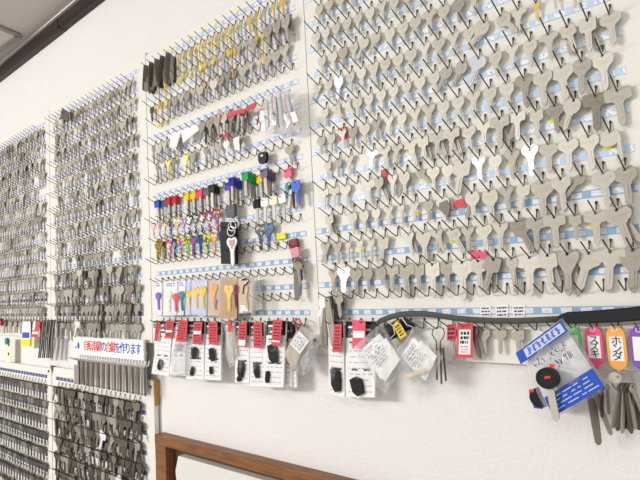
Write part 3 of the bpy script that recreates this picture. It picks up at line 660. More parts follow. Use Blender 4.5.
# red cards and a few odd pieces behind keys of the right board
for qd, lab in (([(338, 129), (346, 126), (349, 137), (340, 141)], 'red card behind a lobed key near the left edge of the right board'), ([(381, 171), (386, 168), (388, 182), (383, 185)], 'dark red tag behind the keys in sixth hook row, right board'), ([(453, 202), (463, 198), (466, 207), (454, 208)], 'red card behind two large keys near the middle of the right board'), ([(471, 250), (487, 252), (486, 272), (472, 270)], 'rose card behind a square-bowed key in third hook row, right board'), ([(537, 262), (556, 252), (557, 268), (538, 269)], 'rose and white card behind a square-bowed key, right of the wide T-bow key')):
    tag(link('red_card', MB().slab([PX(x, y, 3) for x, y in qd], .0008).mesh('red_card'), M['red' if 'rose' not in lab else 'pinkred']), lab, 'card')
tag(link('metal_piece', MB().slab([PX(x, y, 9) for x, y in ((440, 203), (447, 200), (451, 206), (449, 216), (445, 215), (442, 211), (439, 210))], .002).mesh('metal_piece'), M['dark']), 'dark jagged metal piece beside a bright silver key, right board', 'metal piece')
# packets of fancy keys in the row above
def fancy(label, quad, out, keys, back='white', bagm='sleeve', seed=1, header=None):
    q = [PX(x, y, out) for x, y in quad]; t = T('key_packet', label, 'packet', (q[0] + q[1]) / 2, 'packets of fancy keys on the middle board')
    t.part('card', MB().slab(q, .002), M[back])
    if header: t.part('print', print_lines(MB(), q, 2, seed, .002, .04, .16, .2, .8, .3), M[header]); t.part('print', print_lines(MB(), q, 2, seed + 1, .002, .88, .97, .2, .8, .3), M['paleprint'])
    for x, y, m, sc, tl in keys:
        o = link('key', KM['H' if sc < 1.06 else 'C'], M[m], t.e); o.matrix_local = Matrix.Translation(PX(x, y, out + 4) - t.loc) @ Matrix.Rotation(R_(-tl), 4, 'Y') @ Matrix.Scale(sc, 4)
    t.part('sleeve', MB().pillow(fwd(sub(q, -.02, 1.02, -.02, 1.02), .003), .009, 6, 8, .2, seed), M[bagm], smooth=True); return t
fancy('white card packet with one violet key, leftmost of the fancy key packets', [(155, 281), (162.5, 281.5), (162.5, 315), (154, 315)], 18, [(158, 294, 'p_violet', .9, 2)], header='blueink', seed=3)
fancy('white card packet with beige and pink keys, beside the violet key packet', [(164.5, 281.5), (178, 281), (177, 315), (164, 315.5)], 20, [(168.5, 293, 'cream', 1.0, 2), (175.5, 295, 'p_pink', .9, 0)], header='blueink', seed=4)
fancy('white card packet with teal key just behind the beige and pink one', [(178.3, 280), (186.5, 281), (184, 315), (177.3, 315)], 17, [(181.2, 293, 'p_teal', .95, 3)], header='blueink', seed=5)
fancy('blue-edged packet seen nearly edge on, left of the yellow key packet', [(187.5, 279), (191.5, 279), (191, 315), (186, 315)], 15, [(189, 292, 'p_yel', .8, 3)], back='paleprint', seed=6)
fancy('clear packet with two yellow keys', [(192.5, 280), (208, 280), (207, 315.5), (192, 314.5)], 22, [(195.7, 289, 'p_yel', 1.0, 1), (202.5, 288, 'p_yel', 1.05, 2)], back='paleprint', bagm='bag', header='paleprint', seed=7)
fancy('tan packet with orange heart-shaped key head', [(208.5, 281), (221, 281), (220, 316), (208.5, 315)], 19, [(213.5, 287, 'p_orange', 1.15, 0), (215, 300, 'p_violet', .5, 4)], back='tan', bagm='bag', seed=8)
fancy('golden packet with yellow and black key, tallest of the fancy key packets', [(221.5, 277), (238, 277), (237.5, 318), (220.5, 319)], 24, [(229, 288, 'p_yel', 1.3, -2), (235, 287, 'p_maroon', 1.0, 4)], back='gold', bagm='bag', seed=9)
t = fancy('tan packet with torn shiny clear wrapper, rightmost of the fancy key packets', [(239, 279), (252, 277), (253, 312), (240, 313)], 24, [(244, 289, 'tan', 1.1, 12)], back='tan', bagm='bag', seed=10)
t.part('print', MB().slab([PX(x, y, 28) for x, y in ((240.5, 305), (248, 305), (248, 311), (240.5, 311.5))], .0005), M['white'], label='white caption panel')
t.part('black_loop', MB().tube([PX(x, y, 30) for x, y in ((242, 280), (247, 278.5), (249, 281), (244, 286), (243, 294))], .0016, 6), M['black'], smooth=True)
t.part('wrapper', MB().pillow([PX(x, y, 30) for x, y in ((249, 276), (257, 277), (262, 309), (253, 312))], .014, 8, 12, .9, 44), M['hazy'], smooth=True)

# clear bags and red ribbon in the second block
for i, (qd, o_) in enumerate((([(264, 97), (279, 90), (283, 134), (266, 133)], 26), ([(277, 91), (292, 90), (299, 131), (281, 135)], 32))):
    t = T('plastic_bag', ('long clear bag of thin parts, left one under the brass keys', 'long clear bag of thin parts with white label, right one under the brass keys')[i], 'bag', PX(qd[0][0], qd[0][1], o_), 'crumpled clear bags')
    t.part('bag', MB().pillow([PX(x, y, o_) for x, y in qd], .018, 10, 16, .5, 60 + i), M['hazy'], smooth=True)
    for j in range(3):
        a = [PX(x, y, o_ - 4) for x, y in qd]; f = .2 + .28 * j
        t.part('rod', MB().tube([lerp(a, f, .12), lerp(a, f + .05, .85)], .0016, 6), M['p_grey'] if j != 1 else M['p_rose'])
    if i: t.part('label', MB().slab([PX(x, y, o_ + 12) for x, y in ((290, 113), (295, 111), (298.5, 121), (293.5, 123))], .0004), M['white'])
def ribbon(label, path, out, m='red', h=.0045):
    pts = [PX(x, y, out) for x, y in path]; mb = MB()
    for i in range(len(pts) - 1):
        a, b_ = pts[i], pts[i + 1]; w = Vector((0, 0, h)); d = Vector((0, .0012, 0))
        mb.add([a - w - d, b_ - w - d, b_ + w - d, a + w - d, a - w + d, b_ - w + d, b_ + w + d, a + w + d], [(0, 1, 2, 3), (7, 6, 5, 4), (0, 4, 5, 1), (3, 2, 6, 7), (0, 3, 7, 4), (1, 5, 6, 2)])
    return tag(link('ribbon', mb.mesh('ribbon'), M[m]), label, 'ribbon')
ribbon('red ribbon across the keys left of the long clear bags, upper piece', [(246, 110), (250, 107), (256, 104)], 24)
ribbon('red ribbon across the grey keys, long middle piece', [(228, 116), (234, 113.5), (240, 111.5), (245, 111)], 26)
ribbon('red ribbon at the left end of the grey key cluster', [(216, 120), (221, 117.5), (226, 117)], 24)
ribbon('red tape low among the grey keys', [(217, 139), (222, 135), (228, 137), (231, 131)], 22, h=.0025)
ribbon('red tape hanging above the white slip, right of the grey keys', [(258, 112), (258.5, 118), (257, 124)], 24, h=.0025)
for i, (qd, lab) in enumerate((([(181, 131), (197, 124), (199, 130), (183, 143)], 'white plastic slip tilted above the small keys, second block'), ([(170, 133), (181, 131), (176, 150), (170, 147)], 'white folded slip beside the tilted slip, left of second block'), ([(233, 139), (239, 136), (240, 150), (235, 150)], 'white slip low among the ribboned keys'), ([(260, 111), (265, 110), (266, 131), (261, 132)], 'white card between red tape and long clear bags'))):
    tag(link('slip', MB().pillow([PX(x, y, 22) for x, y in qd], .004, 6, 6, .5, 80 + i).mesh('slip'), M['white']), lab, 'slip')

# ------------------------------------------------------------------ bottom row of the right board
packet('white packet with oblong black fob, red tag below the bunch of flat keys', [(329.5, 321), (344.5, 321), (346, 396.5), (330.5, 393.5)], 18, [(334.5, 324), (342, 324), (341, 352), (332.5, 352)], fobs=[(337.3, 379, 21, 36, 5)], seed=51)
packet('white packet with round black fob, rose and white tag, beside the paper bags', [(347.5, 321), (377, 321), (376, 397), (347.5, 396)], 18, [(352.5, 320), (365.5, 320.5), (366, 348.5), (352.5, 348.5)], tagm='pinkred', fobs=[(358.5, 385.5, 25, 27, 20)], seed=52, sticker=(.38, .62))
def paper_bag(label, quad, out, seed, tan=None):
    q = [PX(x, y, out) for x, y in quad]; t = T('plastic_bag', label, 'bag', q[1], 'clear bags of papers')
    for j, (s0, s1, t0, t1) in enumerate(((.08, .82, .10, .80), (.2, .95, .3, .92))):
        p_ = fwd(sub(q, s0, s1, t0, t1), .004 * j); po = t.part('paper', MB().pillow(p_, .004, 8, 8, .8, seed + j), M['white'])
        link('paper_print', print_lines(MB(), fwd(p_, .005), 5, seed + j, 0, .1, .6, .1, .8, .18).mesh('paper_print', t.loc), M['greyink'], po)
    if tan: t.part('tan_card', MB().slab([PX(x, y, out + 12) for x, y in tan], .001), mat('tan_strip', (.70, .58, .40), .6), label='tan strip')
    t.part('bag', MB().pillow(fwd(sub(q, -.06, 1.06, -.04, 1.06), .003), .030, 14, 16, .35, seed + 5), M['bag'], smooth=True); return t
paper_bag('clear bag of crumpled white papers overlapping the rose-tagged packet', [(357, 347), (382, 326), (405, 360), (385, 391)], 36, 71)
paper_bag('clear bag of white papers with a tan strip, right of the other paper bag', [(397, 353), (415, 331), (442, 356), (426, 390)], 34, 76, tan=((405, 374), (426, 368), (427, 371), (408, 378)))
t = T('small_packet', 'small yellow and black packet above the paper bags, under the grey strap', 'packet', PX(400, 322, 24))
t.part('black_pouch', MB().pillow([PX(x, y, 20) for x, y in ((376, 330), (405, 317), (416, 326), (388, 342))], .008, 8, 6, .3, 91), M['black'])
yq = [PX(x, y, 28) for x, y in ((392.5, 325), (398.5, 320), (407, 335), (400.5, 339.5))]
yo = t.part('yellow_label', MB().slab(yq, .0008), mat('yellow_label', (.80, .58, .06), .5)); link('label_print', print_lines(MB(), yq, 4, 6, .0009, .15, .9, .2, .8, .3).mesh('label_print', t.loc), M['ink'], yo)
t.part('white_loop', MB().tube([PX(x, y, 31) for x, y in ((388, 322), (393, 326), (395, 334), (391, 338))], .0008, 5), M['bright']); t.part('white_loop', MB().tube([PX(x, y, 31) for x, y in ((402, 318), (407, 325), (413, 327), (411, 334))], .0008, 5), M['bright'])
t = T('wire_loop', 'bulb-shaped wire loop holding thin dark rods, left of the small red tag', 'wire loop', PX(438, 327, 20))
t.part('loop', MB().tube([PX(x, y, 22) for x, y in ((437, 327), (433, 329.5), (432, 334), (434, 338), (436.3, 341), (436.5, 350), (440.5, 350), (440.5, 341), (443, 338), (444.6, 333), (443, 328.5), (439, 326.5))], .0008, 6, True), M['dark'], smooth=True)
for i, (x0_, x1_, y1_) in enumerate(((436.5, 437, 380), (440.5, 441.5, 384), (443, 446, 381))): t.part('rod', MB().tube([PX(x0_, 348, 20 - i), PX(x1_, y1_, 22 - i)], .0014, 6), M['dark'])

# strap: grey band that becomes a padded black handle
def strap(name, label, path, out, half, m, th):
    pts = [PX(x, y, o_) for (x, y), o_ in zip(path, out)]
    s = T(name, label, 'strap', pts[0]); mb = MB(); ring = [(-1, 0), (-.8, -.8), (.8, -.8), (1, 0), (.8, .8), (-.8, .8)]
    for p, h in zip(pts, half):
        for a, b_ in ring: mb.v.append(p + Vector((0, b_ * th, a * h)))
    n = len(ring)
    for i in range(len(pts) - 1):
        for k in range(n): mb.f.append((i * n + k, i * n + (k + 1) % n, (i + 1) * n + (k + 1) % n, (i + 1) * n + k))
    mb.f += [tuple(range(n - 1, -1, -1)), tuple(range((len(pts) - 1) * n, len(pts) * n))]
    return s, mb
path = [(372, 328), (380, 321), (392, 316.5), (402, 314.3), (412, 313.6), (424, 313.8), (436, 315), (448, 317), (460, 318.6), (480, 320.3), (500, 321), (520, 321), (540, 320), (562, 319)]
s, mb = strap('strap', 'grey strap arching over the bottom hooks, ending in a padded black handle', path, [20] * len(path), [.0045] * 6 + [.0042] * 8, None, .0012)
s.part('band', mb, M['strapgrey'], smooth=True)
path = [(560, 318.5), (568, 317.8), (590, 317), (615, 315.5), (650, 312.5), (690, 309)]
_, mb = strap('x', 'x', path, [20] * 6, [.005, .0075, .0078, .0082, .0085, .008], None, .004); bpy.data.objects.remove(_.e)
s.part('handle', mb, M['charcoal'], label='padded black handle')

# red tags with keys
def red_tag(label, quad, out, seed, kk, white=None):
    q = [PX(x, y, out) for x, y in quad]; t = T('tagged_key', label, 'tagged key', lerp(q, .5, .03))
    to = t.part('tag', MB().slab(q, .0007), M['red'])
    if white:
        wq = fwd(sub(q, *white), .0007); wo = t.part('tag_label', MB().slab(wq, .0004), M['white'])
        mb = MB(); print_lines(mb, wq, 3, seed, .0004, .06, .6, .1, .9, .34); link('label_print', mb.mesh('label_print', t.loc), M['ink'], wo)
        link('label_print', print_lines(MB(), wq, 3, seed + 1, .0004, .64, .96, .15, .85, .25).mesh('label_print', t.loc), M['pinkred'], wo)
    else: link('tag_print', print_lines(MB(), q, 3, seed, .0007, .15, .95, .1, .9, .3).mesh('tag_print', t.loc), M['ink'], to)
    for x, y, kind, m, sc, tl in kk:
        o = link('key', KM[kind], M[m], t.e); o.matrix_local = Matrix.Translation(PX(x, y, out - 5) - t.loc) @ Matrix.Rotation(R_(-tl), 4, 'Y') @ Matrix.Scale(sc, 4)
    return t
red_tag('small plain red tag with a thin brass-coloured key blade under it', [(447.5, 324.5), (456, 324), (456, 340.5), (447, 340.5)], 19, 3, [(452, 330, 'N', 'grey', 1.15, 0)])
red_tag('larger red tag with white label, beside the small plain red tag', [(457.5, 323.5), (473, 323), (473, 358), (456.5, 357.5)], 20, 5, [(472, 328, 'N', 'dark', 1.1, 12)], white=(.14, .86, .18, .90))
for i, (qd, lab) in enumerate((([(480, 305.5), (491, 305.5), (490.5, 316.5), (480.5, 317)], 'leftmost of three small white notes on the blue strip'), ([(495.5, 305), (508, 304.5), (508, 317), (496, 317.5)], 'middle of three small white notes on the blue strip'), ([(512.5, 305), (525, 305), (525, 316.5), (513, 317)], 'rightmost of three small white notes on the blue strip'))):
    q = [PX(x, y, 1.2) for x, y in qd]; t = T('note', lab, 'note', q[0], 'notes on the blue strip'); t.part('paper', MB().slab(q, .0004), M['white']); t.part('writing', print_lines(MB(), q, 3, 30 + i, .0005, .1, .95, .1, .9, .22), M['ink'])

# plastic key tags
def key_tag(label, k, m, text, fac, out=20):
    u, v = hook_pos('D', 0, k); p = W(u, v, out); p.z += wire_at(out) - .001
    t = T('key_tag', label, 'key tag', p, 'plastic key tags'); mm = .001 * fac
    pts = [(-4, 4), (4, 4), (8.5, -1), (10.2, -8), (10.2, -34), (8, -42), (3, -46), (-3, -46), (-8, -42), (-10.2, -34), (-10.2, -8), (-8.5, -1)]
    t.part('body', MB().prism([(p.x + x * mm, p.z + z * mm) for x, z in pts], p.y - .002, p.y + .002), M[m])
    for a, b_ in ((-1, 1),):
        t.part('label_window', MB().prism([(p.x + x * mm, p.z + z * mm) for x, z in [(-7.2, -8), (7.2, -8), (7.2, -36), (-7.2, -36)]], p.y - .0024, p.y - .002), M['white'])
    t.part('nub', MB().tube([p + Vector((0, 0, -.046 * fac)), p + Vector((0, 0, -.0495 * fac))], .0022, 8), M[m])
    t.part('eyelet', MB().tube([p + Vector((.0026 * math.cos(a), -.0022, .0026 * math.sin(a))) for a in [i * math.pi / 6 for i in range(12)]], .0006, 5, True), M['bright'])
    if text:
        for i, ch in enumerate(text):
            me = lettering(ch, .0115 * fac, M['ink']); o = link('lettering', me, None, t.e); o.rotation_euler = (R_(90), 0, 0); o.location = (.0002, -.0026, (-.0135 - .0088 * i) * fac)
    return t
key_tag('green plastic key tag, mostly hidden behind the large blue-printed bag', -3, 't_green', '', .95)
key_tag('pink plastic key tag with white label lettered in black katakana', -2, 't_pink', 'スズキ', .98)
key_tag('orange plastic key tag with white label, between pink and purple tags', -1, 't_orange', 'ホンダ', 1.04)
key_tag('purple plastic key tag cut by the right edge of the photo', 0, 't_purple', '', 1.0)

# the large bag with blue print
BQ = [(518, 350), (562.5, 317.5), (609, 388), (551, 421)]; OB = 40
q = [PX(x, y, OB) for x, y in BQ]; t = T('printed_bag', 'large clear plastic bag with blue printed bands, holding black-headed car keys', 'bag', q[1])
t.part('inner_paper', MB().pillow(sub(q, .06, .95, .08, .92), .004, 10, 12, .5, 101), mat('bag_lining', (.70, .71, .75), .5))
hq = fwd(sub(q, .0, 1.0, .03, .19), .011); ho = t.part('printed_band', MB().slab(hq, .0004), M['bagblue'], label='blue band along the top')
iq = fwd(sub(hq, .16, .96, .14, .88), .0004); link('band_panel', MB().slab(iq, .0003).mesh('band_panel', t.loc), M['paleprint'], ho)
g = random.Random(5); mb = MB()
for i in range(7):
    s0_ = .06 + .127 * i
    for j in range(4):
        a = g.uniform(0, .05); mb.slab(fwd(sub(iq, s0_ + a, s0_ + a + g.uniform(.05, .085), .14 + .19 * j, .14 + .19 * j + .10), .0004), .0002)
    mb.slab(fwd(sub(iq, s0_ + .04, s0_ + .06, .12, .88), .0004), .0002)
link('band_print', mb.mesh('band_print', t.loc), M['bagblue'], ho)
lq = fwd(sub(q, .12, 1.0, .71, .965), .011); lo_ = t.part('printed_band', MB().slab(lq, .0004), M['bagblue'], label='blue block along the bottom')
link('band_print', print_lines(MB(), lq, 4, 8, .0005, .12, .9, .08, .94, .12).mesh('band_print', t.loc), M['paleprint'], lo_)
mb = MB(); g = random.Random(11)
def stroke(s0_, t0_, s1_, t1_): mb.tube([fwd([lerp(q, s0_, t0_)], .012)[0], fwd([lerp(q, s1_, t1_)], .012)[0]], .00045, 4)
for (bx_, by_, n) in ((.20, .25, 8), (.46, .38, 5)):
    for i in range(n):
        x = bx_ + i * .085
        for _ in range(3): stroke(x + g.uniform(0, .07), by_ + g.uniform(0, .11), x + g.uniform(0, .07), by_ + g.uniform(0, .11))
t.part('handwriting', mb, M['ink'])
t.part('bag', MB().pillow(q, .024, 16, 20, .18, 107), M['bag'], smooth=True)
def car_key(label, c, r, tilt, blade_px, sticker):
    k = T('car_key', label, 'key', c)
    pts = [(c.x + r * math.cos(a), c.z + r * .95 * math.sin(a)) for a in [i * math.pi / 12 for i in range(24)]]
    k.part('head', MB().prism(pts, c.y - .005, c.y + .005), M['black'], label='round black plastic head')
    k.part('head_rim', MB().tube([Vector((c.x + r * .8 * math.cos(a), c.y - .005, c.z + r * .76 * math.sin(a))) for a in [i * math.pi / 12 for i in range(24)]], .0007, 5, True), M['charcoal'])
    if blade_px:
        a, b_ = PX(*blade_px[0], -c.y * 1000 - 1), PX(*blade_px[1], -c.y * 1000 - 1); s = Vector((.0044, 0, .001))
        k.part('blade', MB().slab([a - s, a + s, b_ + s, b_ + Vector((0, 0, -.004)), b_ - s], .0025), M['nickel'])
    for p_, w, h in sticker:
        k.part('red_mark', MB().slab([PX(p_[0] - w, p_[1] - h, -c.y * 1000 + 5.6), PX(p_[0] + w, p_[1] - h - .5, -c.y * 1000 + 5.6), PX(p_[0] + w, p_[1] + h - .5, -c.y * 1000 + 5.6), PX(p_[0] - w, p_[1] + h, -c.y * 1000 + 5.6)], .0004), M['redink'])
    return k
car_key('car key with round black head and long blade, front one in the blue-printed bag', PX(548, 378, 58), .0135, 0, ((550.5, 388), (556.5, 418.5)), [((547.5, 377.5), 3, 1.2), ((552, 366), 2.5, 1.5)])
car_key('black round-headed car key, lower rear one in the blue-printed bag', PX(541, 397, 28), .0135, 0, None, [((531.5, 391), 2.5, 1.5), ((547, 398), 2, 2)])
tag(link('blue_slip', MB().slab([PX(x, y, 24) for x, y in ((529, 391), (537, 389), (543, 409), (534, 408))], .0006).mesh('blue_slip'), M['bagblue']), 'narrow blue slip beside the rear car key', 'slip')

# bunches at the lower right
p = PX(622, 372, 24)
ks = [('E', ('steel', 'dark', 'grey', 'dark')[i % 4], -20 + i * 4.2, .95 + .04 * (i % 3), -.002 + .0012 * i, -.003 + .0015 * (i % 5), -.016, 55 + 6 * (i % 3)) for i in range(11)]
ks += [('L', 'nickel', -70, 1.05, -.002, -.012, -.004, 10)]
bunch('large bunch of thin steel keys on a ring, under the orange tag', p, ks, .012)
p = PX(592, 382, 14)
ks = [('B', 'steel', 4, .95, -.002, -.002, -.014, 50), ('E', 'grey', 16, 1.0, .002, .001, -.014, 35), ('E', 'dark', -6, .7, .010, .004, -.006, 50), ('E', 'steel', -2, .65, .016, .004, -.004, 55)]
bunch('smaller bunch of steel keys hanging behind the blue-printed bag', p, ks, .010)
for nm, x, y, x2, y2, lab in (('ring_chain', 618, 352, 622, 372, 'thin wire from the hook down to the large key bunch'), ('ring_chain', 590, 352, 592, 382, 'thin wire from the hook down to the smaller key bunch')):
    tag(link('wire', MB().tube([PX(x, y - 22, 16), PX(x, y, 14), PX(x2, y2 + 1, 20)], .0006, 5).mesh('wire'), M['grey']), lab, 'wire')

# ------------------------------------------------------------------ left boards: house keys, nearest as things, the far ones as one mass
house = []
KS = 'RCHSTONADR'
def far_keys(bd, rows, kmin, where, name, mats, prob=.92, sc=(.85, 1.05), tilt=9, kinds=KS, double=.25):
    for r in rows:
        for k in range(kmin, 1):
            if rnd.random() > prob: continue
            n = 2 if rnd.random() < double else 1
            for j in range(n):
                house.append((hook_pos(bd, r, k)[0], bd, r, k, rnd.choice(kinds), rnd.choice(mats), 8 + 6 * j, rnd.uniform(-tilt, tilt), rnd.uniform(-9, 9), rnd.uniform(*sc), where, name, n == 2 and j == 0))
far_keys('B', range(0, 4), -19, 'B', 'house_key', ('grey', 'steel', 'steel', 'grey'), double=.35, prob=.97, tilt=22, sc=(1.0, 1.3), kinds='RHTOSDT')
far_keys('B', range(4, 14), -19, 'B', 'house_key', ('grey', 'steel', 'grey', 'grey', 'nickel'), double=.16, prob=.93, sc=(.76, .98))
far_keys('A', range(0, 14), -22, 'A', 'house_key', ('grey', 'steel', 'grey', 'grey', 'nickel'), double=.2, prob=.95, tilt=12)
house.sort(key=lambda q: -q[0])
WH = dict(B='second board from left', A='far left board', E='lower left board', F='lower board')
def build_far(lst, n_ind, stuff_label, stuff_name, group):
    seen = set(); mass = {}
    for i, (u, bd, r, k, kind, m, out, tl, yw, sc, where, name, behind) in enumerate(lst):
        mw = key_matrix(bd, r, k, out, tl, yw, 0, sc)
        if i < n_ind:
            lab = f"{LOOK[m]} {SHAPE[kind]} key {'behind ' if behind else ''}{ORD[-k]} hook from right, {ORD[7 - r] + ' row down' if where in 'EF' else ORD[r] + ' row up'}, {WH[where]}"
            o = key(name, lab, group, KM[kind], M[m], mw)
        else: mass.setdefault(m, []).append((mw, kind))
    if mass:
        mb = MB(); idx = []; ms = []
        for m, l in mass.items():
            ms.append(M[m])
            for mw, kind in l:
                v, f = LOW[kind]; mb.add([mw @ q for q in v], f); idx += [len(ms) - 1] * len(f)
        me = mb.mesh(stuff_name)
        for m in ms: me.materials.append(m)
        for p_, i in zip(me.polygons, idx): p_.material_index = i
        o = link(stuff_name, me); o['kind'] = 'stuff'; tag(o, stuff_label, 'keys')
build_far(house, 210, 'mass of dull grey keys covering the far left boards', 'house_key', 'grey keys on the board left of the middle')
dark = []
sv = house; house = []
far_keys('F', range(1, 8), -19, 'F', 'large_key', ('dark', 'steel', 'dark', 'dark', 'grey'), double=.75, prob=.97, sc=(.95, 1.25), tilt=26, kinds='RTHOSTDB')  # darker steels: dirt plus the dimmer light down here, put into the colour
house.sort(key=lambda q: -q[0]); build_far(house, 300, '', 'large_key', 'dark keys on the lower board')
house = []
far_keys('E', range(0, 8), -22, 'E', 'small_key', ('dark', 'dark', 'dark', 'steel'), double=0, prob=.98, sc=(.98, 1.04), tilt=3, kinds='SHR')  # mostly dark steel: grime and this corner's weaker light, both in the colour
house.sort(key=lambda q: -q[0]); build_far(house, 300, '', 'small_key', 'small keys on the lower left board')
# three bright keys that stand out
for bd, r, k, kind, m, tl, lab in (('B', 0, -12, 'T', 'bright', -28, 'bright silver wide T-bow key standing out in lowest row, board left of middle'), ('F', 5, -6, 'T', 'bright', -24, 'bright silver key standing out among dark keys, third row down, lower board'), ('F', 3, -3, 'H', 'bright', 30, 'bright silver key lower right among the dark keys of the lower board'), ('B', 3, -4, 'O', 'nickel', 4, 'pale oval-bowed key, front one, right part of fourth row, board left of middle'), ('B', 3, -11, 'O', 'nickel', -4, 'pale oval-bowed key, front one, middle of fourth row, board left of middle')):
    key('house_key' if bd == 'B' else 'large_key', lab, None, KM[kind], M[m], key_matrix(bd, r, k, 26, tl, 0, 0, 1.1))
# square dark tag at top left of that board
p = PX(65, 108, 20); tag(link('metal_plate', MB().slab([PX(x, y, 22) for x, y in ((62.5, 108), (69, 112.5), (69, 121.5), (60.5, 119))], .002).mesh('metal_plate'), M['dark']), 'dark square metal plate on the third hook, top row left', 'plate')

# ------------------------------------------------------------------ bicycle key rack with the lettered sign
a, c = W(-1527, -112), W(-1120, -245)
rk = T('key_rack', 'white rack with lettered sign over a close row of rod-like keys', 'key rack', Vector(((a.x + c.x) / 2, -.02, c.z)))
sx0, sx1 = PX(73.5, 345, 30).x, PX(143.5, 352, 30).x; sz1 = PX(110, 339, 30).z; sz0 = PX(110, 357.5, 30).z
rk.part('sign_plate', MB().box(sx0, sx1, -.030, -.026, sz0, sz1), M['white'])
rk.part('bracket', MB().box(sx0 + .02, sx0 + .05, -.026, -.008, sz0 + .01, sz0 + .02), M['board']); rk.part('bracket', MB().box(sx1 - .05, sx1 - .02, -.026, -.008, sz0 + .01, sz0 + .02), M['board'])
rk.part('back_plate', MB().box(PX(74, 370, 10).x, PX(146, 370, 10).x, -.012, -.008, PX(110, 388, 10).z, sz1), M['board'])
txt = '自転車鍵の合鍵を作ります'
cw = (.972 - .175) / len(txt)
for i, ch in enumerate(txt):
    red = ch in '自転車鍵合'
    me = lettering(ch, .031, M['redink'] if red else M['blueink']); o = link('lettering', me, None, rk.e)
    o.rotation_euler = (R_(90), 0, 0); o.location = Vector((sx0 + (sx1 - sx0) * (.175 + cw * (i + .5)), -.0304, (sz0 + sz1) / 2 + .001)) - rk.loc
ic = Vector((sx0 + (sx1 - sx0) * .07, -.0302, (sz0 + sz1) / 2 + .002))
mb = MB().prism([(ic.x + x * .001, ic.z + z * .001) for x, z in [(2, 9), (9, 7), (12, -2), (8, -11), (1, -9), (-1, 0)]], ic.y, ic.y - .0004).prism([(ic.x + x * .001, ic.z + z * .001) for x, z in [(-15, -3), (-8, -2), (-6, -9), (-13, -10)]], ic.y, ic.y - .0004)
rk.part('emblem', mb, M['blueink'], label='blue rider emblem'); rk.part('emblem', MB().prism([(ic.x + x * .001, ic.z + z * .001) for x, z in arc(-4, 14, 6, 0, 330, 11)], ic.y, ic.y - .0004), M['cream'], label='pale round head of the emblem')
NR = 26
for i in range(NR):
    p = Vector((sx0 + .006 + (sx1 - sx0 - .010) * i / (NR - 1), -.012, sz0 - .010))
    hm = MB().tube([p + Vector((0, 0, .008)), p + Vector((0, -.004, -.004)), p + Vector((0, -.012, -.008)), p + Vector((0, -.038, .004))], .0019, 5)
    rk.part('hook', hm, M['bright'])
    if i > 0:
        o = link('bicycle_key', KM['B'], M['dark'] if i % 2 else M['steel']); o.matrix_world = Matrix.Translation(p + Vector((0, -.013, -.0095))) @ Matrix.Rotation(R_(rnd.uniform(10, 22)), 4, 'Z') @ Matrix.Rotation(R_(rnd.uniform(-1.5, 1.5)), 4, 'Y') @ Matrix.Scale(1.0, 4)
        o.material_slots[0].link = 'OBJECT'; o.material_slots[0].material = M['dark'] if i % 2 else M['steel']
        o.scale = (.62, 1, 1.02)
        if i < 25: nm = ORD[i - 1]
        else: nm = 'last'
        tag(o, f'{"dark" if i % 2 else "dull steel"} rod-like key, {nm} from left on the lettered sign rack', 'key', 'rod-like keys under the lettered sign')
p = PX(76.5, 365, 28); tag(link('tan_tag', MB().box(-.014, .014, -.001, .001, -.055, 0).mesh('tan_tag'), mat('grey_tag', (.30, .27, .25), .6), None, p), 'grey-brown flat tag at left end of the rod-like keys', 'tag')

# ------------------------------------------------------------------ odds and ends under the far left board
for i, x in enumerate((46, 49.5, 53, 56)):
    x -= 1.5; pth = [PX(x - 1 + i * .3, 320, 16 + 2 * i), PX(x - 2, 330, 20 + 2 * i), PX(x - 3.2, 345, 20 + 2 * i), PX(x - 5 + i * .6, 358, 18 + 2 * i)]
    nm = ('leftmost', 'second', 'third', 'rightmost')[i]
    st = T('fabric_strap', f'black strap with pale stripe, {nm} of four under the far left board', 'strap', pth[0], 'striped straps')
    for w, m, dd in ((.0105, 'charcoal', 0), (.0022, 'grey', .0012)):
        mb = MB()
        for a_, b_ in zip(pth, pth[1:]):
            s_ = Vector((w, 0, 0)); d = Vector((0, -dd, 0)); e_ = Vector((0, -.001, 0)); sh = Vector((.004 if dd else 0, 0, 0))
            mb.add([a_ - s_ + d + sh, a_ + s_ + d + sh, b_ + s_ + d + sh, b_ - s_ + d + sh, a_ - s_ + d + e_ + sh, a_ + s_ + d + e_ + sh, b_ + s_ + d + e_ + sh, b_ - s_ + d + e_ + sh], [(0, 1, 2, 3), (7, 6, 5, 4), (0, 4, 5, 1), (1, 5, 6, 2), (2, 6, 7, 3), (3, 7, 4, 0)])
        st.part('webbing' if not dd else 'stripe', mb, M[m])
def card(name, label, cat, quad, out, m, extra=()):
    q = [PX(x, y, out) for x, y in quad]; t = T(name, label, cat, q[0]); t.part('card', MB().slab(q, .0012), M[m])
    for nm, s, mm_ in extra: t.part(nm, MB().slab(fwd(sub(q, *s), .0013), .0004), M[mm_])
    return t
card('hanging_card', 'white card with blue and yellow panels left of the red and white card', 'card', [(23, 321), (31, 321), (30.5, 346), (21, 346)], 18, 'white', (('blue_panel', (.1, .9, .45, .68), 'bagblue'), ('yellow_panel', (.0, 1.0, .72, 1.0), 'yellow')))
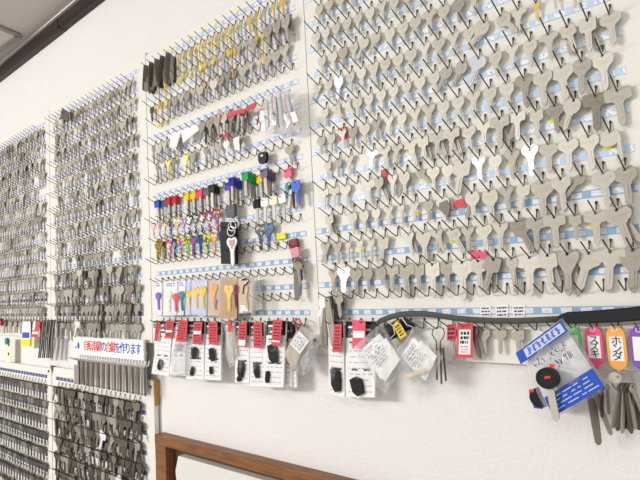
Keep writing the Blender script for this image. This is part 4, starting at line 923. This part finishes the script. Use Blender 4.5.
card('hanging_card', 'red and white striped card left of the dark straps', 'card', [(34, 320), (41, 320), (38, 337), (32, 337)], 20, 'red', (('white_band', (0, 1, .68, .82), 'white'), ('white_panel', (0, .35, 0, .6), 'white')))
card('hanging_card', 'yellow-green card behind the blue and yellow card', 'card', [(30, 337), (35, 337), (34, 348), (29, 348)], 14, 'cream', (('green_panel', (.1, .9, .2, .6), 'yellow'),))
card('plastic_strip', 'pale yellow strip with two dark holes, far left', 'strip', [(6.5, 338), (12, 338), (12, 362), (6, 362)], 12, 'cream', (('hole', (.4, .62, .22, .34), 'ink'), ('hole', (.38, .6, .60, .72), 'ink')))
p = PX(7, 339, 18); tag(link('teal_charm', MB().prism([(x * .001, z * .001) for x, z in arc(0, -8, 12, 0, 345, 12)], -.004, .004).mesh('teal_charm'), M['p_teal'], None, p), 'small teal charm above the pale yellow strip', 'charm')
p = PX(1, 318, 18); tag(link('red_charm', MB().prism([(x * .001, z * .001) for x, z in arc(0, -14, 14, 0, 345, 12)], -.004, .004).mesh('red_charm'), M['p_red'], None, p), 'red charm at the left edge of the photo', 'charm')

# ------------------------------------------------------------------ light: ceiling lamps and the bright shop behind the camera
def lamp(x, y, z, sx, sy, power, col, rot):
    l = bpy.data.lights.new('ceiling_lamp', 'AREA'); l.shape = 'RECTANGLE'; l.size = sx; l.size_y = sy; l.energy = power; l.color = col
    o = bpy.data.objects.new('ceiling_lamp', l); COL.objects.link(o); o.location = (x, y, z); o.rotation_euler = rot; return o
lamp(-2.5, -3.2, ZC - .06, 1.3, .35, 104, (1, .972, .945), (R_(50), 0, R_(-28)))
lamp(.3, -1.6, ZC - .04, 1.2, .28, 7, (1, .95, .88), (R_(25), 0, 0))
w = bpy.data.worlds.new('world'); w.use_nodes = True; S.world = w
bg = w.node_tree.nodes['Background']; bg.inputs[0].default_value = (1, .978, .962, 1); bg.inputs[1].default_value = .56
S.view_settings.view_transform = 'Standard'; S.view_settings.look = 'None'; S.view_settings.gamma = 1; S.view_settings.exposure = .46
S.cycles.max_bounces = 6; S.cycles.transparent_max_bounces = 16
